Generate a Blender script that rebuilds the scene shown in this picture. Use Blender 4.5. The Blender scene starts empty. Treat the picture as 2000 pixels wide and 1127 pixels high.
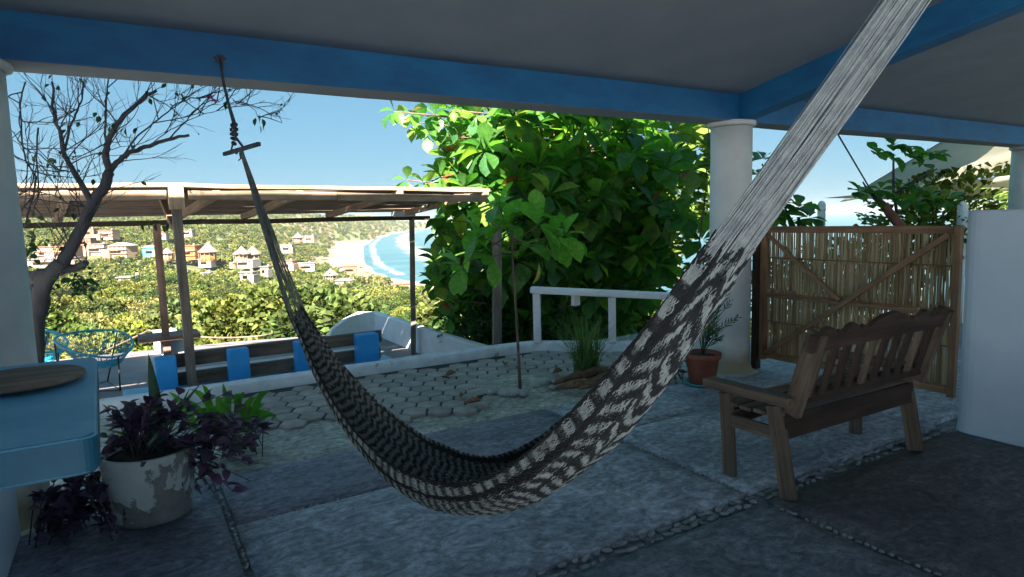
import bpy, bmesh, math, random
import numpy as np
from mathutils import Vector, Matrix, noise
random.seed(7); rng = np.random.default_rng(7)
PI = math.pi
sc = bpy.context.scene
COL = sc.collection

# ------------------------------------------------------------------ camera
# terrace axes: X runs along the front beam, Y points out to the sea, Z up. Camera stands at the origin.
F = 1254.0; PITCH = math.atan(136 / F); ROLL = math.radians(1.45); HC = 1.55; YAW = math.radians(31)
def rotz(v, a): return Vector((v[0]*math.cos(a) - v[1]*math.sin(a), v[0]*math.sin(a) + v[1]*math.cos(a), v[2]))
_fw = Vector((0, math.cos(PITCH), -math.sin(PITCH))); _up = Vector((0, math.sin(PITCH), math.cos(PITCH))); _r = Vector((1, 0, 0))
_rt = _r*math.cos(ROLL) - _up*math.sin(ROLL); _u2 = _up*math.cos(ROLL) + _r*math.sin(ROLL)
FW, RT, UP = rotz(_fw, -YAW), rotz(_rt, -YAW), rotz(_u2, -YAW)
CAM = Vector((0, 0, HC))
cam = bpy.data.cameras.new('camera'); co = bpy.data.objects.new('camera', cam); COL.objects.link(co)
m = Matrix((RT, UP, -FW)).transposed().to_4x4(); m.translation = CAM; co.matrix_world = m
cam.sensor_width = 36; cam.lens = 36 * F / 2000; cam.clip_start = 0.02; cam.clip_end = 60000
sc.camera = co

# ------------------------------------------------------------------ light
SUN_AZ = math.radians(55); SUN_EL = math.radians(36)
w = bpy.data.worlds.new('World'); sc.world = w; w.use_nodes = True
nt = w.node_tree; nt.nodes.clear()
sky = nt.nodes.new('ShaderNodeTexSky'); sky.sky_type = 'NISHITA'; sky.sun_disc = False
sky.sun_elevation = SUN_EL; sky.sun_rotation = math.atan2(-math.cos(SUN_AZ), -math.sin(SUN_AZ)) % (2*PI)
sky.air_density = 1.0; sky.dust_density = 0.3; sky.ozone_density = 4.0; sky.altitude = 0
bg = nt.nodes.new('ShaderNodeBackground'); bg.inputs[1].default_value = 0.05
wo = nt.nodes.new('ShaderNodeOutputWorld'); mx = nt.nodes.new('ShaderNodeMix'); mx.data_type = 'RGBA'; mx.inputs[0].default_value = .92
mx.inputs[7].default_value = (.34, .90, 1.30, 1)      # even clear-day blue blended into the physical sky
nt.links.new(sky.outputs[0], mx.inputs[6]); nt.links.new(mx.outputs[2], bg.inputs[0]); nt.links.new(bg.outputs[0], wo.inputs[0])
sl = bpy.data.lights.new('sun', 'SUN'); sl.energy = 4.3; sl.angle = math.radians(0.5); sl.color = (1, 0.92, 0.80)
so = bpy.data.objects.new('sun', sl); COL.objects.link(so)
sd = Vector((math.cos(SUN_AZ)*math.cos(SUN_EL), math.sin(SUN_AZ)*math.cos(SUN_EL), -math.sin(SUN_EL)))
so.rotation_euler = sd.to_track_quat('-Z', 'Y').to_euler(); so.location = (0, -20, 30)
sc.view_settings.view_transform = 'Standard'; sc.view_settings.look = 'None'
sc.view_settings.gamma = 1; sc.view_settings.use_curve_mapping = False
sc.view_settings.exposure = 3.15
sc.cycles.max_bounces = 8; sc.cycles.diffuse_bounces = 4; sc.cycles.transparent_max_bounces = 12

# ------------------------------------------------------------------ pixel -> place helpers (authoring only)
def ray(x, y): return FW + RT*((x-1000)/F) - UP*((y-563.5)/F)
def Zp(x, y, z=0.0):
    d = ray(x, y); return CAM + d*((z-HC)/d.z)
def PV(x, y, v):
    d = ray(x, y); return CAM + d*(v/d.y)
def PU(x, y, u):
    d = ray(x, y); return CAM + d*(u/d.x)
def DEP(x, y, D): return CAM + ray(x, y)*D          # at distance D along the view axis
def cp(X, Y, z=0): return rotz((X, Y, z), -YAW)      # heading-aligned plan -> terrace axes
def inplane(x, y, a, b):
    d = ray(x, y); n = Vector((b.y-a.y, -(b.x-a.x), 0)); return CAM + d*((a-CAM).dot(n)/d.dot(n))

# ------------------------------------------------------------------ materials
def nmat(name):
    m = bpy.data.materials.new(name); m.use_nodes = True
    return m, m.node_tree.nodes, m.node_tree.links, m.node_tree.nodes['Principled BSDF']
def noise_node(N, L, scale, detail=5, rough=.6, coord='Object', stretch=None, dist=0):
    t = N.new('ShaderNodeTexCoord'); n = N.new('ShaderNodeTexNoise')
    n.inputs['Scale'].default_value = scale; n.inputs['Detail'].default_value = detail; n.inputs['Roughness'].default_value = rough
    n.inputs['Distortion'].default_value = dist
    if stretch:
        mp = N.new('ShaderNodeMapping'); mp.inputs['Scale'].default_value = stretch
        L.new(t.outputs[coord], mp.inputs[0]); L.new(mp.outputs[0], n.inputs['Vector'])
    else: L.new(t.outputs[coord], n.inputs['Vector'])
    return n
def ramp(N, L, src, stops):
    r = N.new('ShaderNodeValToRGB'); e = r.color_ramp.elements
    while len(e) < len(stops): e.new(0.5)
    for i, (p, c) in enumerate(stops): e[i].position = p; e[i].color = (*c, 1) if len(c) == 3 else c
    L.new(src, r.inputs[0]); return r
def mix(N, L, a, b, f, mode='MIX'):
    x = N.new('ShaderNodeMix'); x.data_type = 'RGBA'; x.blend_type = mode
    for sock, val in ((x.inputs[6], a), (x.inputs[7], b), (x.inputs[0], f)):
        if hasattr(val, 'is_output'): L.new(val, sock)
        elif isinstance(val, (int, float)): sock.default_value = val
        else: sock.default_value = (*val, 1)
    return x.outputs[2]
def bump(N, L, B, h, strength=.3, dist=.01):
    b = N.new('ShaderNodeBump'); b.inputs['Strength'].default_value = strength; b.inputs['Distance'].default_value = dist
    L.new(h, b.inputs['Height']); L.new(b.outputs[0], B.inputs['Normal'])
def simple(name, c1, c2=None, scale=6, rough=.7, bs=.3, bd=.004, stretch=None, coord='Object', p=(.35, .65), spots=None, rand=0, metal=0):
    m, N, L, B = nmat(name)
    n = noise_node(N, L, scale, 7, .62, coord, stretch)
    out = ramp(N, L, n.outputs[0], [(p[0], c1), (p[1], c2 or c1)]).outputs[0]
    if spots:                                   # (colour, scale, threshold)
        s = noise_node(N, L, spots[1], 6, .6, coord)
        f = ramp(N, L, s.outputs[0], [(spots[2], (0,)*3), (spots[2]+.06, (1,)*3)])
        out = mix(N, L, out, spots[0], f.outputs[0])
    if rand:
        oi = N.new('ShaderNodeObjectInfo'); mr = N.new('ShaderNodeMapRange')
        L.new(oi.outputs['Random'], mr.inputs[0]); mr.inputs[3].default_value = 1-rand; mr.inputs[4].default_value = 1+rand
        out = mix(N, L, out, mr.outputs[0], 1.0, 'MULTIPLY')
    L.new(out, B.inputs['Base Color']); B.inputs['Roughness'].default_value = rough; B.inputs['Metallic'].default_value = metal
    if bs:
        n2 = noise_node(N, L, scale*4, 8, .7, coord, stretch); bump(N, L, B, n2.outputs[0], bs, bd)
    return m
def leafmat(name, cols, rough=.45, trans=.35, island=True, spec=.4, veins=True):
    """leaf: colour picked per leaf among the stops, with translucency"""
    m, N, L, B = nmat(name)
    if island: g = N.new('ShaderNodeNewGeometry'); src = g.outputs['Random Per Island']
    else: g = N.new('ShaderNodeObjectInfo'); src = g.outputs['Random']
    r = ramp(N, L, src, [(i/max(1, len(cols)-1), c) for i, c in enumerate(cols)])
    n = noise_node(N, L, 9, 3, .5); f = ramp(N, L, n.outputs[0], [(.3, (.7,)*3), (.7, (1.25,)*3)])
    c = mix(N, L, r.outputs[0], f.outputs[0], 1.0, 'MULTIPLY')
    L.new(c, B.inputs['Base Color']); B.inputs['Roughness'].default_value = rough; B.inputs['Specular IOR Level'].default_value = spec
    if trans:
        t = N.new('ShaderNodeBsdfTranslucent'); tc = mix(N, L, c, (1.6, 1.9, .7), 1.0, 'MULTIPLY'); L.new(tc, t.inputs[0])
        ms = N.new('ShaderNodeMixShader'); ms.inputs[0].default_value = trans
        L.new(B.outputs[0], ms.inputs[1]); L.new(t.outputs[0], ms.inputs[2]); L.new(ms.outputs[0], N['Material Output'].inputs[0])
    return m
def woodmat(name, c1, c2, grain=(1.6, 26, 26), rough=.75, rand=.18, knots=True, bs=.5):
    m, N, L, B = nmat(name)
    n = noise_node(N, L, 1.0, 8, .65, 'Object', grain, .6)
    big = noise_node(N, L, 3.0, 4, .6)
    oi = N.new('ShaderNodeObjectInfo')
    r = ramp(N, L, n.outputs[0], [(.32, c1), (.68, c2)])
    rb = ramp(N, L, big.outputs[0], [(.3, (.65,)*3), (.7, (1.25,)*3)])
    c = mix(N, L, r.outputs[0], rb.outputs[0], 1.0, 'MULTIPLY')
    mr = N.new('ShaderNodeMapRange'); L.new(oi.outputs['Random'], mr.inputs[0]); mr.inputs[3].default_value = 1-rand; mr.inputs[4].default_value = 1+rand
    c = mix(N, L, c, mr.outputs[0], 1.0, 'MULTIPLY')
    L.new(c, B.inputs['Base Color']); B.inputs['Roughness'].default_value = rough
    bump(N, L, B, n.outputs[0], bs, .003)
    return m

M = {}
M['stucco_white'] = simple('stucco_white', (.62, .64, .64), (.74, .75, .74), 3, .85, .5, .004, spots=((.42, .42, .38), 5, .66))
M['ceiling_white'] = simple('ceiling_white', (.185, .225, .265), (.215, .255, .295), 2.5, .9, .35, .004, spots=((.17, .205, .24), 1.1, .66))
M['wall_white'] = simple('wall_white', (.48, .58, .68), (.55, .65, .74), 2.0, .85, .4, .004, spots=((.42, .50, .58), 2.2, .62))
M['blue_paint'] = simple('blue_paint', (.004, .09, .235), (.008, .145, .33), 2.2, .6, .5, .006, (1, 1, 2.5), spots=((.03, .10, .20), 6, .66))
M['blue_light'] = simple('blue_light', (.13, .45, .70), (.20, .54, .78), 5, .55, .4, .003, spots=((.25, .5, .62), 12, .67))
M['blue_front_shaded'] = simple('blue_front_shaded', (.006, .085, .15), (.012, .13, .21), 4, .6, .4, .004, spots=((.10, .22, .28), 9, .70))  # darker copy of the counter blue, shade painted into its sides
M['blue_post'] = simple('blue_post', (.015, .27, .66), (.03, .33, .74), 4, .55, .2, .002)
M['kerb'] = simple('kerb', (.52, .56, .62), (.70, .73, .77), 5, .8, .6, .008, spots=((.30, .29, .26), 7, .62))
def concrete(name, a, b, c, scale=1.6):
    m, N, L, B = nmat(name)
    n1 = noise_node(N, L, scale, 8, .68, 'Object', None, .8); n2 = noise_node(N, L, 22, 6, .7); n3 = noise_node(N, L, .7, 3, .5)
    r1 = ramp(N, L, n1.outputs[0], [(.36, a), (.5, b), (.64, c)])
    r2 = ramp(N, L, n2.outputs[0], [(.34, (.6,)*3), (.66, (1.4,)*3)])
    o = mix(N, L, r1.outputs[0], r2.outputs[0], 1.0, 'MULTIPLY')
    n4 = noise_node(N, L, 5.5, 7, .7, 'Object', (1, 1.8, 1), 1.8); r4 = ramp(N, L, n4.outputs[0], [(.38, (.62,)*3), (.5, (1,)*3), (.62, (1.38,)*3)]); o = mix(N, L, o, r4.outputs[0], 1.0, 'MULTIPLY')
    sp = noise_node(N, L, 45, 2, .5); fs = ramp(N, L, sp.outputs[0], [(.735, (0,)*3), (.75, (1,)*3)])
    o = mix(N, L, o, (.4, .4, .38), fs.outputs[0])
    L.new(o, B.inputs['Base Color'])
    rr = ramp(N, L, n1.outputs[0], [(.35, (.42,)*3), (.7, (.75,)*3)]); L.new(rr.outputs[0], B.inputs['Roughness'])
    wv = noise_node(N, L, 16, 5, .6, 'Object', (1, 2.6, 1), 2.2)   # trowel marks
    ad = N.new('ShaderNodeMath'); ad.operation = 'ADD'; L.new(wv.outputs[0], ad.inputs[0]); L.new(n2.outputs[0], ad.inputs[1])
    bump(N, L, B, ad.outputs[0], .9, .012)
    return m
M['slab_blue'] = concrete('slab_blue', (.22, .25, .31), (.36, .40, .46), (.48, .52, .57))
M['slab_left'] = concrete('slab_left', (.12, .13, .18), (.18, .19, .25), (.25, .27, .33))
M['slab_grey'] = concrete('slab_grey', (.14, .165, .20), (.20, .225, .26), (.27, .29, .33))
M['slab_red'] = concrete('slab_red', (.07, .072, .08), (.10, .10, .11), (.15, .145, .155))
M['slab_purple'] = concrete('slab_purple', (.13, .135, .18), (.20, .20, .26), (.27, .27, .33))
M['joint'] = concrete('joint', (.15, .165, .20), (.20, .215, .25), (.25, .27, .30), 5)
M['apron'] = concrete('apron', (.27, .27, .24), (.36, .36, .32), (.45, .44, .40), 2.2)
M['paver'] = simple('paver', (.24, .215, .20), (.36, .33, .305), 7, .85, .6, .006, rand=.16)
M['soil_joint'] = simple('soil_joint', (.025, .025, .022), (.05, .047, .04), 12, .95, .8, .01)
M['pebble'] = simple('pebble', (.16, .18, .19), (.30, .31, .31), 9, .5, .2, .002, rand=.35)
M['soil'] = simple('soil', (.02, .015, .012), (.06, .045, .03), 20, .95, .9, .02)
M['wood_bench'] = woodmat('wood_bench', (.065, .042, .03), (.21, .15, .105))
M['wood_dark'] = woodmat('wood_dark', (.022, .013, .009), (.075, .043, .028))
M['wood_plank'] = woodmat('wood_plank', (.10, .065, .045), (.26, .19, .14), rand=.2)
M['wood_pergola'] = woodmat('wood_pergola', (.20, .13, .085), (.36, .26, .175), rand=.2)
M['wood_post'] = woodmat('wood_post', (.11, .085, .07), (.25, .21, .18), rand=.2)
M['wood_gate'] = woodmat('wood_gate', (.20, .10, .05), (.36, .21, .115), rand=.15)
M['wood_table'] = woodmat('wood_table', (.16, .09, .065), (.34, .22, .17))
M['reed'] = simple('reed', (.40, .30, .17), (.60, .48, .30), 8, .7, .4, .002, (4, 4, .6))
def reedmat():
    m = M['reed']; N, L = m.node_tree.nodes, m.node_tree.links; B = N['Principled BSDF']
    g = N.new('ShaderNodeNewGeometry'); r = ramp(N, L, g.outputs['Random Per Island'], [(0, (.22, .15, .07)), (.35, (.36, .26, .14)), (.75, (.48, .37, .21)), (1, (.58, .49, .32))])
    L.new(r.outputs[0], B.inputs['Base Color'])
    t = N.new('ShaderNodeBsdfTranslucent'); L.new(r.outputs[0], t.inputs[0]); ms = N.new('ShaderNodeMixShader'); ms.inputs[0].default_value = .12
    L.new(B.outputs[0], ms.inputs[1]); L.new(t.outputs[0], ms.inputs[2]); L.new(ms.outputs[0], N['Material Output'].inputs[0])
reedmat()
M['terracotta'] = simple('terracotta', (.24, .07, .045), (.34, .11, .07), 6, .75, .3, .003, spots=((.4, .3, .25), 14, .7))
M['teal_plastic'] = simple('teal_plastic', (.02, .26, .28), (.04, .33, .34), 4, .4, .05)
def potmat():
    m, N, L, B = nmat('peeling_pot')
    n = noise_node(N, L, 3.0, 9, .6, 'Object', None, .25); f = ramp(N, L, n.outputs[0], [(.475, (0,)*3), (.488, (1,)*3)])
    n2 = noise_node(N, L, 14, 6, .6)
    wh = ramp(N, L, n2.outputs[0], [(.3, (.40, .44, .43)), (.7, (.53, .57, .56))]); cc = ramp(N, L, n2.outputs[0], [(.3, (.15, .16, .15)), (.7, (.24, .245, .23))])
    n3 = noise_node(N, L, 11, 3, .5); f3 = ramp(N, L, n3.outputs[0], [(.70, (0,)*3), (.715, (1,)*3)])
    o = mix(N, L, wh.outputs[0], cc.outputs[0], f.outputs[0]); o = mix(N, L, o, (.05, .05, .045), f3.outputs[0])
    L.new(o, B.inputs['Base Color']); B.inputs['Roughness'].default_value = .85
    iv = N.new('ShaderNodeInvert'); L.new(f.outputs[0], iv.inputs[1])
    ad = N.new('ShaderNodeMath'); ad.operation = 'MULTIPLY_ADD'; L.new(n2.outputs[0], ad.inputs[0]); ad.inputs[1].default_value = .5; L.new(iv.outputs[0], ad.inputs[2])
    bump(N, L, B, ad.outputs[0], .6, .004); return m
M['peeling_pot'] = potmat()
M['bark_dark'] = simple('bark_dark', (.035, .035, .045), (.085, .08, .085), 9, .9, .8, .01, (1, 1, .4))
M['bark'] = simple('bark', (.09, .06, .045), (.19, .14, .10), 9, .9, .8, .01, (1, 1, .4))
M['bark_red'] = simple('bark_red', (.15, .05, .035), (.25, .10, .07), 9, .8, .5, .01)
M['almond_leaf'] = leafmat('almond_leaf', [(.035, .12, .025), (.05, .15, .03), (.07, .19, .035), (.11, .24, .04), (.04, .13, .045), (.06, .17, .035), (.07, .18, .035), (.22, .29, .05), (.05, .15, .03), (.17, .26, .05)], .38, .52, True, .45)  # yellow-green stops stand in for sunlit leaves glimpsed in the crown
M['almond_leaf_part'] = leafmat('almond_leaf_part', [(.04, .13, .03), (.055, .165, .035), (.075, .20, .04), (.12, .26, .045), (.045, .14, .06), (.065, .18, .04), (.05, .15, .04), (.22, .30, .06), (.06, .17, .04)], .38, .52, False, .45)  # its yellow-green stop likewise imitates a sunlit leaf
M['leaf_red'] = leafmat('leaf_red', [(.14, .04, .025), (.20, .09, .03)], .5, .35, False)
M['sapling_leaf'] = leafmat('sapling_leaf', [(.09, .25, .04), (.13, .33, .05), (.10, .28, .045), (.17, .38, .06)], .36, .42, False, .45)
M['grass_leaf'] = leafmat('grass_leaf', [(.06, .12, .035), (.10, .17, .06), (.13, .19, .08)], .5, .35)
M['lily_leaf'] = leafmat('lily_leaf', [(.05, .17, .02), (.08, .24, .025), (.06, .20, .03)], .32, .38, False, .5)
M['purple_leaf'] = leafmat('purple_leaf', [(.05, .03, .075), (.09, .04, .11), (.055, .05, .08), (.12, .06, .13), (.05, .075, .06)], .42, .18, False, .45)
M['dark_leaf'] = leafmat('dark_leaf', [(.012, .04, .015), (.02, .07, .02)], .45, .25, True)
M['snake_leaf'] = simple('snake_leaf', (.015, .07, .02), (.05, .13, .04), 14, .4, .2, .002, (1, 1, 5))
M['palm_leaf'] = leafmat('palm_leaf', [(.03, .08, .02), (.05, .11, .03)], .45, .3)
M['dry_leaf'] = simple('dry_leaf', (.16, .06, .03), (.30, .14, .07), 12, .8, .5, .004, rand=.2)
M['husk'] = simple('husk', (.10, .055, .03), (.27, .16, .09), 6, .9, .8, .006, (2, 12, 2))
M['magenta'] = leafmat('magenta', [(.5, .02, .2), (.6, .04, .3)], .6, .4)
M['stone'] = simple('stone', (.25, .26, .26), (.45, .46, .46), 7, .7, .5, .006, rand=.2)
M['rope_dark'] = simple('rope_dark', (.03, .035, .045), (.10, .11, .13), 40, .9, .6, .003)
M['rope_tan'] = simple('rope_tan', (.16, .10, .08), (.26, .18, .14), 30, .9, .5, .003)
M['black_metal'] = simple('black_metal', (.02, .02, .022), (.04, .04, .04), 10, .45, .1, metal=.3)
M['teal_cord'] = simple('teal_cord', (.01, .28, .42), (.02, .40, .55), 10, .4, 0)
M['sail'] = simple('sail', (.6, .58, .53), (.68, .66, .60), 3, .8, .3, .003)
_m = M['sail']; _N, _L = _m.node_tree.nodes, _m.node_tree.links; _t = _N.new('ShaderNodeBsdfTranslucent'); _t.inputs[0].default_value = (.75, .72, .64, 1)
_ms = _N.new('ShaderNodeMixShader'); _ms.inputs[0].default_value = .65; _L.new(_N['Principled BSDF'].outputs[0], _ms.inputs[1]); _L.new(_t.outputs[0], _ms.inputs[2]); _L.new(_ms.outputs[0], _N['Material Output'].inputs[0])
M['white_plastic'] = simple('white_plastic', (.6, .6, .58), (.66, .66, .63), 4, .5, .05)
M['deck'] = simple('deck', (.15, .125, .13), (.22, .19, .195), 2.2, .7, .4, .006, spots=((.16, .14, .14), 5, .6))
M['white_paint'] = simple('white_paint', (.62, .64, .68), (.72, .74, .78), 5, .75, .4, .004, spots=((.40, .38, .35), 9, .68))

# ------------------------------------------------------------------ mesh helpers
def link(name, me, mats=None, parent=None, loc=None):
    o = bpy.data.objects.new(name, me); COL.objects.link(o)
    if mats is not None and me is not None and not me.materials:
        for k in (mats if isinstance(mats, (list, tuple)) else [mats]): me.materials.append(M[k] if isinstance(k, str) else k)
    if parent: o.parent = parent
    if loc: o.location = loc
    return o
def finish(bm, name, mats, parent=None, smooth=False, loc=None):
    me = bpy.data.meshes.new(name); bm.to_mesh(me); bm.free()
    if smooth: me.polygons.foreach_set('use_smooth', [True]*len(me.polygons))
    return link(name, me, mats, parent, loc)
def tag(o, label=None, cat=None, group=None, kind=None):
    if label: o['label'] = label
    if cat: o['category'] = cat
    if group: o['group'] = group
    if kind: o['kind'] = kind
    return o
def thing(name, label, cat, loc=(0, 0, 0), group=None, rz=0):
    o = bpy.data.objects.new(name, None); COL.objects.link(o); o.location = loc; o.rotation_euler.z = rz
    o.empty_display_size = .1
    return tag(o, label, cat, group)
def box(bm, c, s, rot=None, bev=0.0, mi=0):
    r = bmesh.ops.create_cube(bm, size=1.0); vs = r['verts']
    bmesh.ops.scale(bm, vec=s, verts=vs)
    if bev:
        es = list({e for v in vs for e in v.link_edges})
        g = bmesh.ops.bevel(bm, geom=es, offset=bev, segments=2, affect='EDGES', profile=.6)
        vs = list({v for f in g['faces'] for v in f.verts} | {v for v in vs if v.is_valid})
    if rot: bmesh.ops.rotate(bm, cent=(0, 0, 0), matrix=rot, verts=vs)
    bmesh.ops.translate(bm, vec=c, verts=vs)
    if mi:
        for f in {f for v in vs for f in v.link_faces}: f.material_index = mi
    return vs
def bx(name, lo, hi, mats, parent=None, bev=.006):
    """an axis aligned block whose mesh origin is its own centre"""
    c = [(a+b)/2 for a, b in zip(lo, hi)]; s = [abs(b-a) for a, b in zip(lo, hi)]
    bm = bmesh.new(); box(bm, (0, 0, 0), s, None, bev)
    o = finish(bm, name, mats, parent); o.location = c; return o
def frame_to(a, b, roll=0):
    a, b = Vector(a), Vector(b); d = b-a
    q = d.to_track_quat('X', 'Z').to_matrix().to_4x4()
    if roll: q = q @ Matrix.Rotation(roll, 4, 'X')
    return Matrix.Translation((a+b)/2) @ q, d.length
def bar(name, a, b, wy, wz, mats, parent=None, bev=.004, roll=0, warp=0):
    """a plank from a to b: wy wide sideways, wz thick (its local Z), slightly uneven"""
    mt, ln = frame_to(a, b, roll); bm = bmesh.new(); box(bm, (0, 0, 0), (ln, wy, wz), None, bev)
    if warp:
        bmesh.ops.subdivide_edges(bm, edges=[e for e in bm.edges if e.calc_length() > ln*.5], cuts=7)
        s = random.random()*50
        for v in bm.verts:
            v.co.y += warp*noise.noise((v.co.x*1.3+s, 0, 0)); v.co.z += warp*noise.noise((v.co.x*1.3+s, 9, 0))
    o = finish(bm, name, mats, parent); o.matrix_world = mt
    if parent: o.matrix_parent_inverse = Matrix.Identity(4); o.matrix_basis = parent.matrix_basis.inverted() @ mt
    return o
def tube_bm(bm, pts, radii, seg=8, cap=True, mi=0):
    pts = [Vector(p) for p in pts]; n = len(pts)
    if isinstance(radii, (int, float)): radii = [radii]*n
    rings = []; up = Vector((0, 0, 1)); prev = None
    for i in range(n):
        t = (pts[min(i+1, n-1)] - pts[max(i-1, 0)])
        if t.length < 1e-9: t = Vector((0, 0, 1))
        t.normalize()
        if prev is None: a = t.orthogonal().normalized()
        else: a = (prev - t*prev.dot(t)); a = a.normalized() if a.length > 1e-6 else t.orthogonal().normalized()
        prev = a; b = t.cross(a)
        rings.append([bm.verts.new(pts[i] + (a*math.cos(2*PI*k/seg) + b*math.sin(2*PI*k/seg))*radii[i]) for k in range(seg)])
    for i in range(n-1):
        for k in range(seg):
            f = bm.faces.new((rings[i][k], rings[i][(k+1) % seg], rings[i+1][(k+1) % seg], rings[i+1][k])); f.smooth = True; f.material_index = mi
    if cap and seg > 2:
        for rg, rev in ((rings[0], True), (rings[-1], False)):
            f = bm.faces.new(list(reversed(rg)) if rev else rg); f.material_index = mi
def tube(name, pts, radii, mats, parent=None, seg=8):
    bm = bmesh.new(); tube_bm(bm, pts, radii, seg); return finish(bm, name, mats, parent)
def lathe(bm, prof, seg=32, centre=(0, 0, 0), wob=0, mi=0):
    rings = []
    for r, z in prof:
        rings.append([bm.verts.new((centre[0]+math.cos(2*PI*k/seg)*r*(1+wob*noise.noise((math.cos(2*PI*k/seg)*1.5, math.sin(2*PI*k/seg)*1.5, z*3))),
                                    centre[1]+math.sin(2*PI*k/seg)*r*(1+wob*noise.noise((math.cos(2*PI*k/seg)*1.5, math.sin(2*PI*k/seg)*1.5, z*3))), centre[2]+z)) for k in range(seg)])
    for a, b in zip(rings, rings[1:]):
        for k in range(seg):
            f = bm.faces.new((a[k], a[(k+1) % seg], b[(k+1) % seg], b[k])); f.smooth = True; f.material_index = mi
    bm.faces.new(list(reversed(rings[0]))).material_index = mi; bm.faces.new(rings[-1]).material_index = mi
def poly_sheet(name, pts, z, mats, parent=None, cut=0, depth=0):
    bm = bmesh.new(); f = bm.faces.new([bm.verts.new((p[0], p[1], z)) for p in pts])
    if depth:
        r = bmesh.ops.extrude_face_region(bm, geom=[f]); vs = [v for v in r['geom'] if isinstance(v, bmesh.types.BMVert)]
        bmesh.ops.translate(bm, vec=(0, 0, -depth), verts=vs)
        bmesh.ops.recalc_face_normals(bm, faces=bm.faces)
    else: bmesh.ops.triangulate(bm, faces=bm.faces)
    return finish(bm, name, mats, parent)
def curve_pts(ctrl, n):
    """Catmull-Rom through control tuples of any width"""
    c = [np.array(p, float) for p in ctrl]; c = [2*c[0]-c[1]] + c + [2*c[-1]-c[-2]]; out = []; k = len(c)-3
    for i in range(n):
        s = i/(n-1)*k; j = min(int(s), k-1); t = s-j; p0, p1, p2, p3 = c[j:j+4]
        out.append(.5*((2*p1)+(-p0+p2)*t+(2*p0-5*p1+4*p2-p3)*t*t+(-p0+3*p1-3*p2+p3)*t**3))
    return out

# ================================================================== SETTING: TERRACE FLOOR
FL = (-.62, 5.0)
floor = tag(poly_sheet('floor', [(-14, -22), (16, -22), (16, 4.28), (-14, 4.28)], -.028, 'joint'), kind='structure')
def slab(u0, u1, v0, v1, mt):
    bm = bmesh.new(); nx, ny = max(2, int((u1-u0)/.12)), max(2, int((v1-v0)/.12)); g = []
    for i in range(nx+1):
        for j in range(ny+1):
            u = u0+(u1-u0)*i/nx; v = v0+(v1-v0)*j/ny
            edge = min(i, nx-i, j, ny-j) == 0
            du = .008*noise.noise((u*3, v*3, 5)); dv = .008*noise.noise((u*3, v*3, 9))
            z = .0035*noise.noise((u*1.6, v*1.6, 1)) - (.006 if edge else 0)
            g.append(bm.verts.new((u+(du if edge else 0), v+(dv if edge else 0), z)))
    for i in range(nx):
        for j in range(ny):
            a = i*(ny+1)+j; f = bm.faces.new((g[a], g[a+ny+1], g[a+ny+2], g[a+1])); f.smooth = True
    be = [e for e in bm.edges if e.is_boundary]
    r = bmesh.ops.extrude_edge_only(bm, edges=be); vs = [v for v in r['geom'] if isinstance(v, bmesh.types.BMVert)]
    bmesh.ops.translate(bm, vec=(0, 0, -.025), verts=vs); bmesh.ops.recalc_face_normals(bm, faces=bm.faces)
    return finish(bm, 'slab', mt, floor)
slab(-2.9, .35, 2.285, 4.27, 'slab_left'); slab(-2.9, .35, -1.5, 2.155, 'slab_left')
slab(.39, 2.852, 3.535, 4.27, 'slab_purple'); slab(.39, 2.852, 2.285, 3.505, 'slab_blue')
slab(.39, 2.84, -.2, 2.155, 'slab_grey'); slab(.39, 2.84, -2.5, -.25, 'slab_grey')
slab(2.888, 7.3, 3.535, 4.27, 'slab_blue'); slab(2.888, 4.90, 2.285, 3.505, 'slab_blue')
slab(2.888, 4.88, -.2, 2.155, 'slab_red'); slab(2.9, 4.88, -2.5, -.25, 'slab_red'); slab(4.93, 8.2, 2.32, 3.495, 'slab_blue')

# pebbles set in the joints: pieces of the floor
def blob_mesh(name, mt, k, seed):
    bm = bmesh.new(); bmesh.ops.create_icosphere(bm, subdivisions=1 if k == 0 else 2, radius=1)
    for v in bm.verts: v.co *= 1+.18*noise.noise(v.co*1.3+Vector((seed, 0, 0)))
    for f in bm.faces: f.smooth = True
    me = bpy.data.meshes.new(name); bm.to_mesh(me); bm.free(); me.materials.append(M[mt]); return me
peb = [blob_mesh('pebble', 'pebble', 0, i*7.1) for i in range(5)]
spots = []
u = -.55
while u < 4.9:                                    # broad band of flat river pebbles
    for row, vv in enumerate((2.193, 2.247)):
        if random.random() < .90: spots.append((u+random.uniform(-.012, .012), vv+random.uniform(-.010, .010), random.uniform(.019, .043), random.uniform(.012, .023), 0, .0055))
    u += .058
def thin(u0, v0, u1, v1):
    L_ = math.hypot(u1-u0, v1-v0); n = int(L_/.037); a = math.atan2(v1-v0, u1-u0)
    for i in range(n):
        t = (i+.5)/n; 
        if random.random() < .93: spots.append((u0+(u1-u0)*t+random.uniform(-.006, .006), v0+(v1-v0)*t+random.uniform(-.006, .006), random.uniform(.012, .019), random.uniform(.008, .014), a, .0035))
thin(.37, 2.34, .37, 4.25); thin(.42, 3.52, 2.84, 3.52); thin(2.87, 2.33, 2.87, 3.5); thin(2.87, .2, 2.87, 2.12); thin(2.92, 3.52, 4.95, 3.52); thin(.37, .9, .37, 2.1)
spots.sort(key=lambda s: (s[0]*.515+s[1]*.857)/s[2])
rest = bmesh.new()
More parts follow.
